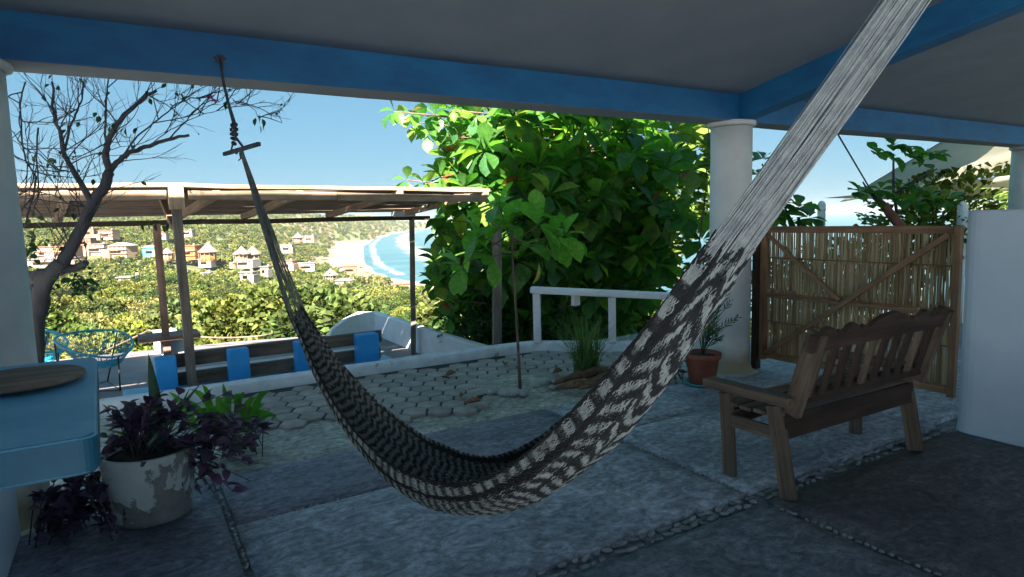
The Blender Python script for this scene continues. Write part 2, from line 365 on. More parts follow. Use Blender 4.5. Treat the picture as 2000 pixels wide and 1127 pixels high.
for i, (u, v, a, b, r, c) in enumerate(spots):
    if i < 299:
        o = link('pebble', random.choice(peb), None, floor, (u, v, -.010)); o.scale = (a, b, c+.006); o.rotation_euler = (random.uniform(-.15, .15), random.uniform(-.15, .15), r+random.uniform(-.5, .5))
    else:
        q = bmesh.ops.create_icosphere(rest, subdivisions=1, radius=1, matrix=Matrix.Translation((u, v, -.010)) @ Matrix.Rotation(r+random.uniform(-.5, .5), 4, 'Z') @ Matrix.Diagonal((a, b, c+.006, 1)))
for f in rest.faces: f.smooth = True
o = finish(rest, 'small_pebbles', 'pebble', floor); o['kind'] = 'stuff'

# pale concrete apron with the soil mound, and the hexagonal pavers
ap = bmesh.new(); nx, ny = 90, 34
for i in range(nx+1):
    for j in range(ny+1):
        u = -2.6+9.2*i/nx; v = 4.275+2.1*j/ny
        ds = math.hypot((u-3.1)/.8, (v-5.1)/.42); z = .045*math.exp(-ds*ds*1.6) + .012*noise.noise((u*2.1, v*2.1, 3)) - .012
        ap.verts.new((u, v, z - (0 if j else .01)))
ap.verts.ensure_lookup_table()
for i in range(nx):
    for j in range(ny):
        a = i*(ny+1)+j; f = ap.faces.new([ap.verts[k] for k in (a, a+ny+1, a+ny+2, a+1)]); f.smooth = True
tag(finish(ap, 'ground_apron', 'apron'), kind='structure')
pave = tag(poly_sheet('pavement', [tuple(Zp(x, y)[:2]) for x, y in ((470, 836), (560, 828), (640, 818), (735, 826), (830, 808), (925, 800), (945, 775), (1010, 758), (1100, 740), (1170, 722), (1215, 690), (1060, 684), (900, 705), (600, 750), (430, 778))], .012, 'soil_joint'), kind='structure')
pp = [Vector(v.co[:2]) for v in pave.data.vertices]
bound = [Zp(x, y) for x, y in ((470, 836), (560, 828), (640, 818), (735, 826), (830, 808), (925, 800), (945, 775), (1010, 758), (1100, 740), (1170, 722), (1215, 690), (1060, 684), (900, 705), (600, 750), (430, 778))]
def inside(u, v, P):
    c = False; j = len(P)-1
    for i in range(len(P)):
        if (P[i][1] > v) != (P[j][1] > v) and u < (P[j][0]-P[i][0])*(v-P[i][1])/(P[j][1]-P[i][1])+P[i][0]: c = not c
        j = i
    return c
def hexmesh(r, sx, seed):
    bm = bmesh.new(); rnd = random.Random(seed); top = []; bot = []; mid = []
    for k in range(6):
        a = PI/3*k; q = rnd.uniform(.97, 1.02)
        top.append(bm.verts.new((math.cos(a)*(r-.012)*q*sx, math.sin(a)*(r-.012)*q, 0))); mid.append(bm.verts.new((math.cos(a)*r*q*sx, math.sin(a)*r*q, -.007))); bot.append(bm.verts.new((math.cos(a)*r*q*sx, math.sin(a)*r*q, -.05)))
    bm.faces.new(top)
    for A_, B_ in ((top, mid), (mid, bot)):
        for k in range(6): bm.faces.new((A_[k], B_[k], B_[(k+1) % 6], A_[(k+1) % 6]))
    me = bpy.data.meshes.new('paver'); bm.to_mesh(me); bm.free(); me.materials.append(M['paver']); return me
R = .118; hexes = [hexmesh(R*.925, 1.0, s) for s in range(4)]
ang = math.radians(2)
for i in range(-10, 45):
    for j in range(-2, 20):
        u = -.6 + i*1.5*R; v = 4.5 + j*math.sqrt(3)*R + (math.sqrt(3)*R/2 if i % 2 else 0)
        u, v = u*math.cos(ang)-v*math.sin(ang)+.2, u*math.sin(ang)+v*math.cos(ang)
        if any(inside(u+a_, v+b_, bound) for a_, b_ in ((0, 0), (.07, 0), (-.07, 0), (0, .07), (0, -.07))) and v < 6.12:
            o = link('paver', random.choice(hexes), None, pave, (u, v, .022+random.uniform(-.003, .003))); o.rotation_euler = (random.uniform(-.012, .012), random.uniform(-.012, .012), ang+PI/3*random.randint(0, 5))

# ================================================================== KERB AND RAILING
kc = curve_pts([(-3.4, 6.29), (-1.5, 6.29), (0, 6.29), (1.5, 6.29), (3.0, 6.27), (3.9, 6.22), (4.15, 6.08), (4.72, 5.60), (5.6, 4.95), (6.6, 4.6)], 70)
bm = bmesh.new(); prof = [(-.065, -.02), (-.062, .10), (-.045, .125), (0, .132), (.045, .126), (.065, .10), (.068, -.6)]; rows = []
for i, p in enumerate(kc):
    t = Vector(kc[min(i+1, len(kc)-1)]-kc[max(i-1, 0)]).normalized(); n = Vector((-t.y, t.x))
    rows.append([bm.verts.new((p[0]+n.x*(a*(1+.12*noise.noise((p[0]*2, a*20, 0)))), p[1]+n.y*a*(1+.12*noise.noise((p[0]*2, a*20, 0))), b+.006*noise.noise((p[0]*2.5, b*9, 2)))) for a, b in prof])
for a, b in zip(rows, rows[1:]):
    for k in range(len(prof)-1): f = bm.faces.new((a[k], b[k], b[k+1], a[k+1])); f.smooth = True
bmesh.ops.recalc_face_normals(bm, faces=bm.faces)
tag(finish(bm, 'kerb', 'kerb'), 'low white plastered kerb edging the hexagonal pavers', 'kerb')
p1, p2 = Zp(1050, 669, .12), Zp(1196, 669, .12); p3 = p2+(p2-p1)*1.15
rail = thing('railing', 'low white railing standing on the kerb in front of the big leafy tree', 'railing', (p1.x, p1.y, .1))
def inparent(o, par): o.parent = par; o.matrix_parent_inverse = Matrix.Translation(-Vector(par.location)); return o
for p, h in ((p1, .70), (p2, .64), (p3, .58)):
    o = bx('post', (p.x-.042, p.y-.042, .125), (p.x+.042, p.y+.042, h), 'white_paint', None, .01); inparent(o, rail); o.rotation_euler.z = math.atan2(p2.y-p1.y, p2.x-p1.x)
d = (p2-p1).normalized()
a = Vector((p1.x, p1.y, .735))-d*.07; b = Vector((p3.x, p3.y, .605))+d*.4
bm = bmesh.new(); mt, ln = frame_to(a, b); box(bm, (0, 0, 0), (ln, .13, .075), None, .02)
o = finish(bm, 'top_rail', 'white_paint'); o.matrix_world = mt; inparent(o, rail)
# small light fitting under the rail
lp = PV(1127, 590, (p1.y*.5+p2.y*.5)); q = p1+(p2-p1)*.52
lt = thing('outdoor_lamp', 'small white lamp socket hanging under the white railing', 'lamp', (q.x, q.y, .6))
bx('housing', (-.045, -.03, -.05), (.045, .03, .075), 'white_plastic', lt, .006)
for s in (-.01, .012): tube('pin', [(s, 0, -.04), (s, 0, -.065)], .004, 'white_plastic', lt, 6)

# ================================================================== ROOF, BEAMS, COLUMNS, WALLS
K = .19
def cz(v): return 2.645+K*(4.13-v)
bm = bmesh.new(); nx, ny = 60, 44; vs = []
for i in range(nx+1):
    for j in range(ny+1):
        u = -3+15.5*i/nx; v = -9+13.30*j/ny; vs.append(bm.verts.new((u, v, cz(v)+.006*noise.noise((u*.9, v*.9, 0)))))
for i in range(nx):
    for j in range(ny):
        a = i*(ny+1)+j; f = bm.faces.new((vs[a], vs[a+1], vs[a+ny+2], vs[a+ny+1])); f.smooth = True
r = bmesh.ops.extrude_face_region(bm, geom=list(bm.faces)); bmesh.ops.translate(bm, vec=(0, 0, .16), verts=[v for v in r['geom'] if isinstance(v, bmesh.types.BMVert)])
bmesh.ops.recalc_face_normals(bm, faces=bm.faces)
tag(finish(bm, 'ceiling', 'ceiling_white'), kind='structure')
def beam(name, lo, hi, label, shear=False):
    bm = bmesh.new(); c = [(a+b)/2 for a, b in zip(lo, hi)]
    box(bm, c, [b-a for a, b in zip(lo, hi)], None, .012)
    long = 0 if hi[0]-lo[0] > hi[1]-lo[1] else 1
    bmesh.ops.subdivide_edges(bm, edges=[e for e in bm.edges if abs(e.verts[0].co[long]-e.verts[1].co[long]) > 1], cuts=40)
    for v in bm.verts:
        if long == 0: v.co.z += .006*noise.noise((v.co.x*1.2, v.co.y*9, v.co.z*2)); v.co.y += .005*noise.noise((v.co.x*1.4, v.co.z*7, 4))
        if shear: v.co.z += K*(hi[1]-v.co.y)
    for f in bm.faces:
        f.normal_update()
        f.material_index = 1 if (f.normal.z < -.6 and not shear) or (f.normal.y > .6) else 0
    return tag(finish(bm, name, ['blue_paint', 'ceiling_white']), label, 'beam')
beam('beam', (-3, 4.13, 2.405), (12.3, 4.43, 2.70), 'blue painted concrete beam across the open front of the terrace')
beam('beam', (4.99, -8.5, 2.41), (5.17, 4.13, 2.66), 'blue painted beam running from the middle column towards the upper right', True)
# unseen storey added above the roof, heights set to shade terrace, deck and tree
up = thing('unseen_shade_storey', 'unseen wall added above the terrace roof to cast shade', 'shade blocker', (0, 4.0, 2.8))
for nm, lo, hi in (('parapet', (-12, 4.28, 2.72), (2.3, 4.44, 4.0)), ('wall', (2.3, 4.0, 2.82), (13, 4.42, 5.6))):
    o = bx(nm, lo, hi, 'stucco_white'); inparent(o, up)
def column(u, v, zt, r, label, cap=True):
    c = thing('column', label, 'column', (u, v, 0), 'white columns carrying the front beam')
    bm = bmesh.new(); pr = [(r*1.24, 0), (r*1.22, .012), (r*1.12, .03), (r*1.01, .09)] + [(r*(1+.012*math.sin(z*2.3)), z) for z in (.2, .4, .7, 1, 1.3, 1.6, 1.9, 2.1)] + [(r*.985, zt-.05)]
    lathe(bm, pr, 40, wob=.03); finish(bm, 'shaft', 'column_white', c)
    bm = bmesh.new(); lathe(bm, [(r*1.0, zt-.045), (r*1.13, zt-.035), (r*1.16, zt-.012), (r*1.13, zt+.004)], 40, wob=.06); finish(bm, 'capital', 'column_white', c)
    bm = bmesh.new(); lathe(bm, [(r*1.34, -.004), (r*1.30, .006), (r*1.2, .012), (r*1.1, .016)], 40, wob=.25); finish(bm, 'footing', 'column_stain', c)
    return c
def colmat():
    m, N, L, B = nmat('column_white'); t = N.new('ShaderNodeTexCoord'); s = N.new('ShaderNodeSeparateXYZ'); L.new(t.outputs['Object'], s.inputs[0])
    n = noise_node(N, L, 5, 6, .65); a = N.new('ShaderNodeMath'); a.operation = 'MULTIPLY_ADD'; L.new(n.outputs[0], a.inputs[0]); a.inputs[1].default_value = -.22; L.new(s.outputs[2], a.inputs[2])
    f = ramp(N, L, a.outputs[0], [(.0, (1,)*3), (.16, (0,)*3)]); n2 = noise_node(N, L, 3, 6, .6)
    w_ = ramp(N, L, n2.outputs[0], [(.3, (.54, .56, .56)), (.7, (.68, .70, .69))])
    o = mix(N, L, w_.outputs[0], (.34, .29, .20), f.outputs[0]); L.new(o, B.inputs['Base Color']); B.inputs['Roughness'].default_value = .85
    n3 = noise_node(N, L, 12, 8, .7); bump(N, L, B, n3.outputs[0], .5, .006); return m
M['column_white'] = colmat(); M['column_stain'] = simple('column_stain', (.36, .34, .29), (.50, .48, .44), 9, .9, .7, .01)
column(-.66, 4.26, 2.41, .21, 'thick white column at the far left behind the planter pot')
column(5.06, 4.27, 2.41, .195, 'white column in the middle beside the bamboo gate with the red pot at its foot')
column(11.45, 4.27, 2.41, .20, 'white column at the far right seen above the low wall')
# low wall right
bm = bmesh.new(); prof = []
for k in range(9):
    a = PI/2*k/8; prof.append((4.94+.05*(1-math.sin(a))*1.0, 2.16+.0+.06*(math.cos(a)) -.06+.06*0))
pl = [(4.90, -3.2), (4.90, 2.06)] + [(5.0-.10*math.cos(PI*k/10), 2.06+.12*math.sin(PI*k/10)) for k in range(1, 10)] + [(5.10, 2.06), (5.10, -3.2)]
lev = [(0, 1.03), (.05, 1.0), (.6, 1), (1.1, 1), (1.50, 1), (1.528, .97), (1.535, .90)]
rows = [[bm.verts.new(((p[0]-5.0)*(s if z > 1.4 else 1)+5.0-(.012 if z == 0 else 0)*(1 if p[0] < 5 else -1), p[1]+(s-1)*.1*(1 if p[1] > 2 else 0), z-.005)) for p in pl] for z, s in lev]
for a, b in zip(rows, rows[1:]):
    for k in range(len(pl)): f = bm.faces.new((a[k], a[(k+1) % len(pl)], b[(k+1) % len(pl)], b[k]))
bm.faces.new(rows[-1]); bmesh.ops.recalc_face_normals(bm, faces=bm.faces)
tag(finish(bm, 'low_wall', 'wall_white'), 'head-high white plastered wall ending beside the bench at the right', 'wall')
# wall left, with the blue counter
tag(bx('back_shade_wall', (2.6, -3.4, 0), (5.6, -3.2, 4.0), 'wall_white', None, .02), 'unseen white wall added behind the terrace to dim light from behind', 'wall')  # added out of view to cut the light from behind on bench and wall
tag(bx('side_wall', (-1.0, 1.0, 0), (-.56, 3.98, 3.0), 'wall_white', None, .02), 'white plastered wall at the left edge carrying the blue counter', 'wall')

# ================================================================== COUNTER + BOARD
ct = thing('counter', 'blue painted concrete counter top projecting from the left wall', 'counter', (-.35, 2.6, 1.0))
def rounded(u0, u1, v0, v1, r, n=6):
    P = [(u0, v0)]
    for cx, cy, a0 in ((u1-r, v0+r, -PI/2), (u1-r, v1-r, 0)): P += [(cx+r*math.cos(a0+PI/2*k/n), cy+r*math.sin(a0+PI/2*k/n)) for k in range(n+1)]
    return P+[(u0, v1)]
def extr(name, P, z0, z1, mats, par, bev=.008, side=None):
    bm = bmesh.new(); f = bm.faces.new([bm.verts.new((p[0], p[1], z1)) for p in P]); f.normal_update()
    if f.normal.z < 0: f.normal_flip()
    r = bmesh.ops.extrude_face_region(bm, geom=[f]); bmesh.ops.translate(bm, vec=(0, 0, z0-z1), verts=[v for v in r['geom'] if isinstance(v, bmesh.types.BMVert)])
    bmesh.ops.recalc_face_normals(bm, faces=bm.faces)
    if bev: bmesh.ops.bevel(bm, geom=[e for e in bm.edges if abs(e.verts[0].co.z-e.verts[1].co.z) < 1e-5], offset=bev, segments=3, affect='EDGES')
    if side is not None:
        for f in bm.faces:
            f.normal_update()
            if abs(f.normal.z) < .5: f.material_index = side
    o = finish(bm, name, mats, None); return inparent(o, par) if par else o
extr('top', [(p[0]-(.038*(p[1]-2.02)/1.28 if p[0] > -.3 else 0), p[1]) for p in rounded(-.555, -.10, 2.02, 3.30, .045)], .895, 1.0, ['blue_light', 'blue_front_shaded'], ct, .008, 1)
dk = thing('round_board', 'round wooden turntable board lying on the blue counter', 'board', (-.355, 2.84, 1.002))
bm = bmesh.new(); lathe(bm, [(.08, 0), (.08, .012), (.19, .013), (.198, .018), (.198, .027), (.192, .032), (0.001, .032)], 48); finish(bm, 'disc', 'wood_plank', dk)

# ================================================================== GATE
GU = 5.36
gt = thing('gate', 'bamboo reed gate with wooden frame and crossed braces between column and low wall', 'gate', (GU, 3.3, .1))
def gbar(nm, a, b, w_, t_, mt='wood_gate', du=0):
    o = bar(nm, (GU+du, a[0], a[1]), (GU+du, b[0], b[1]), t_, w_, mt, None, .003, 0, .004); return inparent(o, gt)
gbar('stile', (4.10, .10), (4.10, 1.42), .075, .05); gbar('stile', (2.40, .10), (2.40, 1.42), .05, .05)
gbar('rail', (4.06, 1.385), (2.43, 1.385), .06, .05); gbar('rail', (4.06, .15), (2.43, .15), .055, .05)
gbar('rail', (4.06, .745), (2.43, .745), .035, .028, du=-.012)
gbar('brace', (4.05, .17), (2.45, 1.35), .045, .024, du=-.035); gbar('brace', (4.05, 1.34), (3.30, .77), .035, .022, du=-.034)
o = bar('post', (GU-.03, 4.165, 0), (GU-.03, 4.165, 1.42), .06, .075, 'wood_dark'); inparent(o, gt)
for k, (z0, z1) in enumerate(((1.10, 1.365), (.76, 1.12), (.48, .80), (.17, .52))):
    bm = bmesh.new(); v = 2.43
    while v < 4.07:
        r_ = random.uniform(.0045, .0085); dz = random.uniform(-.02, .012); ln = random.uniform(-.006, .006); du = random.uniform(-.006, .006)
        tube_bm(bm, [(GU+.016+du+.01*(k % 2), v, z0+dz), (GU+.016+du*.3+.01*(k % 2), v+ln*.5+random.uniform(-.004, .004), (z0+z1)/2), (GU+.016+du+.01*(k % 2), v+ln, z1+random.uniform(-.005, .01))], r_, 5, False)
        v += r_*1.75+random.choice((0, 0, 0, .001, .002, .006)) * (1.3 if k == 0 else .3)
    o = inparent(finish(bm, 'reed_row', 'reed'), gt); o['kind'] = 'stuff'
    gbar('lath', (4.06, z0+.012), (2.43, z0+.010), .012, .008, 'wood_gate', .004)

# ================================================================== BENCH
bn = thing('bench', 'weathered wooden garden bench seen from behind with scalloped slatted backrest', 'bench', (3.0, 2.0, 0))
W = 1.30; X0, X1 = 2.98, 4.27
def bb(nm, a, b, w_, t_, mt='wood_bench', roll=0, warp=.004): return inparent(bar(nm, a, b, w_, t_, mt, None, .004, roll, warp), bn)
for x in (X0, X1):
    bb('leg', (x, 2.10, 0), (x, 2.20, .50), .042, .085)
    bb('leg', (x, 2.50, 0), (x, 2.53, .50), .042, .075)
    bb('side_rail', (x, 2.19, .345), (x, 2.49, .34), .030, .07)
    bb('armrest', (x-.01, 2.08, .545), (x-.01, 2.66, .54), .10, .05)
    bb('back_post', (x+.02 if x == X0 else x-.02, 2.11, .47), (x+.02 if x == X0 else x-.02, 1.97, .93), .045, .095)
bb('rear_rail', (X0, 2.15, .385), (X1, 2.15, .375), .035, .13, 'wood_dark'); bb('front_rail', (X0, 2.50, .36), (X1, 2.50, .36), .035, .08)
bb('lower_back_rail', (X0+.03, 2.095, .555), (X1-.03, 2.095, .545), .035, .075, 'wood_dark', -.3)
for k in range(4): bb('seat_slat', (X0-.01, 2.20+k*.095, .437+.004*(k % 2)), (X1+.01, 2.20+k*.095, .437), .078, .022)
for k in range(10):
    x = X0+.09+(X1-X0-.18)*k/9
    bb('back_slat', (x, 2.07, .56), (x, 1.985, .87), .058, .018, 'wood_dark' if k % 4 else 'wood_bench', 0)
# scalloped crest rail
bm = bmesh.new(); n = 130; Ltop = []; Lbot = []; L_ = X1-X0+.10
def crest(t):
    s = abs(t-.5)*2
    h = .075*max(0, math.cos(s*PI/2/.30))**.6 if s < .30 else 0
    if .30 <= s < .42: h = .022*math.sin((s-.30)/.12*PI)
    if .42 <= s < .62: h = .050*math.sin((s-.42)/.20*PI)**.7
    if .62 <= s < .72: h = .018*math.sin((s-.62)/.10*PI)
    if .72 <= s < .93: h = .052*math.sin((s-.72)/.21*PI)**.7
    if s >= .93: h = .012
    return h
for i in range(n+1):
    t = i/n; x = X0-.05+L_*t
    for lst, z in ((Ltop, .075+crest(t)*.9), (Lbot, -.01)):
        lst.append([bm.verts.new((x, dy, z)) for dy in (-.014, .014)])
for i in range(n):
    bm.faces.new((Lbot[i][0], Lbot[i+1][0], Ltop[i+1][0], Ltop[i][0])); bm.faces.new((Lbot[i][1], Ltop[i][1], Ltop[i+1][1], Lbot[i+1][1]))
    bm.faces.new((Ltop[i][0], Ltop[i+1][0], Ltop[i+1][1], Ltop[i][1])); bm.faces.new((Lbot[i][0], Lbot[i][1], Lbot[i+1][1], Lbot[i+1][0]))
for i in (0, n): bm.faces.new((Lbot[i][0], Ltop[i][0], Ltop[i][1], Lbot[i][1]))
bmesh.ops.recalc_face_normals(bm, faces=bm.faces)
bmesh.ops.rotate(bm, cent=(0, 0, 0), matrix=Matrix.Rotation(.28, 3, 'X'), verts=bm.verts); bmesh.ops.translate(bm, vec=(0, 1.975, .845), verts=bm.verts)
inparent(finish(bm, 'crest_rail', 'wood_dark'), bn)
# carved front apron, pale inside
bm = bmesh.new(); tops = []; n = 60
for i in range(n+1):
    t = i/n; x = X0+.03+(X1-X0-.06)*t; z = .36-.05*abs(math.sin(t*PI*3))
    tops.append([bm.verts.new((x, 2.53+dy, zz)) for dy in (0, .02) for zz in (z-.02, .46)])
for a, b in zip(tops, tops[1:]):
    bm.faces.new((a[0], b[0], b[1], a[1])); bm.faces.new((a[2], a[3], b[3], b[2])); bm.faces.new((a[1], b[1], b[3], a[3])); bm.faces.new((a[0], a[2], b[2], b[0]))
bmesh.ops.recalc_face_normals(bm, faces=bm.faces); inparent(finish(bm, 'front_apron', 'wood_pergola'), bn)

# ================================================================== HAMMOCK
hk = PV(430, 118, 4.115); aa = Vector((hk.x, hk.y, 0)); sgp = cp(-.19, 2.35); A3, B3 = Vector((hk.x, hk.y, 0)), Vector((sgp.x, sgp.y, 0))
def hp(x, y): return inplane(x, y, A3, B3)
hm = thing('hammock', 'black and white striped string hammock slung across the terrace', 'hammock', (hk.x, hk.y, hk.z))
stickp = hp(471, 291)
ctrl = [(572, 598, 36), (600, 650, 46), (630, 706, 60), (680, 780, 84), (730, 838, 100), (790, 893, 116), (850, 925, 124), (905, 940, 126), (960, 937, 128), (1030, 910, 134), (1090, 868, 134), (1150, 815, 138), (1200, 762, 140), (1250, 700, 141), (1300, 634, 135), (1345, 570, 125), (1385, 515, 115), (1430, 452, 108)]
cl = []
for x, y, w_ in ctrl:
    p = hp(x, y); dpt = (p-CAM).dot(FW); cl.append((p.x, p.y, p.z, w_/F*dpt))
NS = 300; NC = 150
path = curve_pts(cl, NS); P3 = [Vector(p[:3]) for p in path]; Wd = [p[3] for p in path]
Bn = (B3-A3).normalized().cross(Vector((0, 0, 1))).normalized()
if Bn.dot(CAM-P3[150]) < 0: Bn = -Bn            # Bn points to the camera side
arc = [0.0]
for a, b in zip(P3, P3[1:]): arc.append(arc[-1]+(b-a).length)
def section(t, s, w_):
    """gathered U profile; t=0 near lip, 1 far lip. returns (toward camera, up)"""
    a = -.07*PI + t*1.30*PI                      # angle from near lip round the bottom to the far lip
    q = math.sin(min(1, s)*PI)
    rb = w_*(.34+.12*q); rn = w_*.52
    b = rb*math.cos(a); nn = -rn*math.sin(a)*.95
    fold = .016*q*math.sin(t*21+s*7)+.006*math.sin(t*47+s*13)
    return b*(1+fold*3), nn*(1+fold*2)+.004*math.sin(t*33+s*21)
PH = [0.0]
for i in range(1, NS):
    q = i/(NS-1); PH.append(PH[-1]+(arc[i]-arc[i-1])/(.046+.050*max(0, min(1, (q-.42)/.35))))
def stripe(t, d, s, k):
    """woven colour along cord t: 1 pale, 0 black"""
    ph = PH[min(NS-1, int(s*(NS-1)+.5))]; jit = .22*noise.noise((k*3.7, d*9, 0))
    if t < .03: return 0.0
    if t < .10: return .95 if (ph*.9+.3*noise.noise((d*4, 1, 1))) % 1 < .55 else 0.04
    if t < .15: return 0.0
    if t > .975: return .9 if (d/.034) % 1 < .45 else 0.03
    if t > .90: return .0
    if t > .62 and s < .62: return .62 if (ph*1.0+.5*abs(((t*14) % 2)-1)+jit) % 1 < .44 else .02
    tri = abs(((t-.15)*8.5+.35*noise.noise((d*3, 5, 5))) % 2-1); am = .30+.62*max(0, min(1, (s-.45)/.25))
    if s > .5 and (tri < .10 or tri > .94): return .015
    return .85 if (ph+tri*am+jit*.6+.25*noise.noise((t*6, d*4, 3))) % 1 < (.50 if s < .5 else .44) else .015
verts = []; faces = []; colr = []
def add_cord(ptl, cl_, r_, seg=4):
    base = len(verts); n_ = len(ptl)
    for i, p in enumerate(ptl):
        t = (ptl[min(i+1, n_-1)]-ptl[max(i-1, 0)]); t.normalize(); a = Bn - t*Bn.dot(t); a.normalize(); b = t.cross(a)
        for k in range(seg):
            q = 2*PI*k/seg; verts.append(p+(a*math.cos(q)+b*math.sin(q))*r_); colr.append(cl_[i])
    for i in range(n_-1):
        for k in range(seg): faces.append((base+i*seg+k, base+i*seg+(k+1) % seg, base+(i+1)*seg+(k+1) % seg, base+(i+1)*seg+k))
endsL, endsR = [], []
for layer in range(2):
    for c in range(NC):
        t0 = (c+.5)/NC; ptl = []; cc = []; ph = random.random()*6.28; i0 = random.randint(0, 12); i1 = NS-1-random.randint(0, 26)
        off = -.004*layer
        for i in range(i0, i1+1):
            s = i/(NS-1); t = t0+.010*math.sin(arc[i]*95+PI*(c % 2)+layer*1.6)+.004*math.sin(arc[i]*37+ph)
            t = min(max(t, 0), 1); b, nn = section(t, s, Wd[i]); tg = P3[min(i+1, NS-1)]-P3[max(i-1, 0)]; tg.normalize(); up_ = Bn.cross(tg); 
            if up_.z < 0: up_ = -up_
            wob = 1+.03*noise.noise((c*.31, arc[i]*6, layer*5))+off*4
            ptl.append(P3[i]+Bn*(b*wob)+up_*(nn*wob)); cc.append(stripe(t0, arc[i], s, c) if layer == 0 else .02+.6*(stripe(t0, arc[i], min(1, s+.01), c) > .5))
        add_cord(ptl, cc, .0021+.0006*random.random(), 3)
        if layer == 0:
            if c % 2 == 0: endsL.append((ptl[0], cc[0]))
            endsR.append((ptl[-1], cc[-1]))
me = bpy.data.meshes.new('woven_bed'); me.from_pydata([v[:] for v in verts], [], faces)
ca = me.color_attributes.new('weave', 'FLOAT_COLOR', 'POINT')
ca.data.foreach_set('color', np.array([(c, c, c, 1) for c in colr], dtype=np.float32).ravel())
def cordmat():
    m, N, L, B = nmat('hammock_cord'); at = N.new('ShaderNodeAttribute'); at.attribute_name = 'weave'
    r = ramp(N, L, at.outputs['Fac'], [(0, (.012, .014, .016)), (1, (.33, .37, .365))]); n = noise_node(N, L, 30, 3, .5); f = ramp(N, L, n.outputs[0], [(.3, (.75,)*3), (.7, (1.15,)*3)])
    L.new(mix(N, L, r.outputs[0], f.outputs[0], 1.0, 'MULTIPLY'), B.inputs['Base Color']); B.inputs['Roughness'].default_value = .9; return m
M['hammock_cord'] = cordmat(); me.materials.append(M['hammock_cord'])
inparent(link('woven_bed', me), hm)
M['end_string'] = simple('end_string', (.24, .27, .28), (.38, .42, .42), 30, .9, .2, .001)
M['end_string_backlit'] = simple('end_string_backlit', (.16, .18, .17), (.30, .32, .30), 30, .9, .2, .001)  # darker copy for the left bundle, its backlit shade put into the colour
# left end strings gather at the wooden toggle
bm = bmesh.new(); eye = stickp+Vector((0, 0, -.01))
for p, c in endsL:
    j = Vector([random.uniform(-.010, .010) for _ in range(3)]); tgt = eye+j
    pts = [p.lerp(tgt, k/6)+Vector((0, 0, -.018*math.sin(PI*k/6)*random.uniform(.2, 1.4)))+(eye-p).length*.0*j for k in range(7)]
    tube_bm(bm, pts, .0017, 3, False)
inparent(finish(bm, 'end_strings', 'end_string_backlit'), hm)['kind'] = 'stuff'
# right end strings: rise past the camera to a ring under the ceiling
ring = hp(1430, 452); far = hp(1760, -30); dr = (far-ring).normalized(); anch = ring+dr*1.55
bm = bmesh.new(); 
for i, (p, c) in enumerate(endsR):
    tgt = anch+Vector([random.uniform(-.012, .012) for _ in range(3)]); sag = random.uniform(0, .035)
    if i % 29 == 0: sag = random.uniform(.04, .07)
    bl = random.uniform(.90, 1.0)
    # strings keep their spread for most of the way and close up near the ring
    pts = []
    for k in range(13):
        s = k/12; q = p.lerp(tgt, s); base_ = ring.lerp(anch, s); offv = (p-ring)*(1-s)*.92
        q = base_+offv*(1 if s < 1 else 0)+(tgt-anch)*s; q.z -= sag*math.sin(PI*s); pts.append(q)
    tube_bm(bm, pts, random.uniform(.0016, .0026), 3, False)
inparent(finish(bm, 'end_strings', 'end_string'), hm)['kind'] = 'stuff'
top = Vector((anch.x+.16, anch.y-.16, cz(anch.y-.16)+.01))
inparent(tube('hanging_rope', [anch, anch.lerp(top, .5), top], .011, 'rope_tan', None, 8), hm)
# toggle stick, knot, rope and beam tie on the left
s0, s1 = hp(438, 301), hp(506, 281); inparent(bar('toggle_stick', s0+Vector((0, 0, 0)), s1, .022, .022, 'rope_dark', None, .004), hm)
bm = bmesh.new(); hkp = [hk+Vector((0, -.015, .02)), hp(436, 160), hp(447, 205), hp(458, 243), hp(460, 268), hp(478, 291)]
tube_bm(bm, hkp, [.009, .008, .0085, .012, .008, .007], 8)
for k in range(5):
    c = hp(457, 244+k*9)+Vector((.0, 0, 0)); th = k*1.1
    lp_ = [c+(Bn*math.cos(q*2*PI/8+th)+Vector((0, 0, 1))*math.sin(q*2*PI/8+th)*.5+(B3-A3).normalized()*math.sin(q*2*PI/8)*.9)*.016 for q in range(9)]
    tube_bm(bm, lp_, .0065, 6)
tube_bm(bm, [hp(455, 280), hp(452, 292), hp(462, 300), hp(468, 290)], .006, 6); tube_bm(bm, [hp(468, 298), hp(470, 310), hp(466, 313)], .004, 6)
inparent(finish(bm, 'rope', 'rope_dark'), hm)
bm = bmesh.new()
for dx, dy in ((-12, -8), (-4, -12), (7, -9), (12, -4), (0, 6), (-9, 2), (5, 3)): tube_bm(bm, [PV(430, 122, 4.10), PV(430+dx, 118+dy, 4.115)], .0045, 5)
inparent(finish(bm, 'frayed_knot', 'rope_tan'), hm)

# ================================================================== LOWER DECK, PERGOLA, BLUE BENCH
DZ = -.46
dpts = [(-9, 6.36), (3.72, 6.36), (3.80, 11.0), (3.1, 11.6), (1.5, 12.0), (-1.0, 12.15), (-4, 12.2), (-9, 12.2)]
tag(poly_sheet('deck_floor', dpts, DZ, 'deck', None, 0, .35), kind='structure')
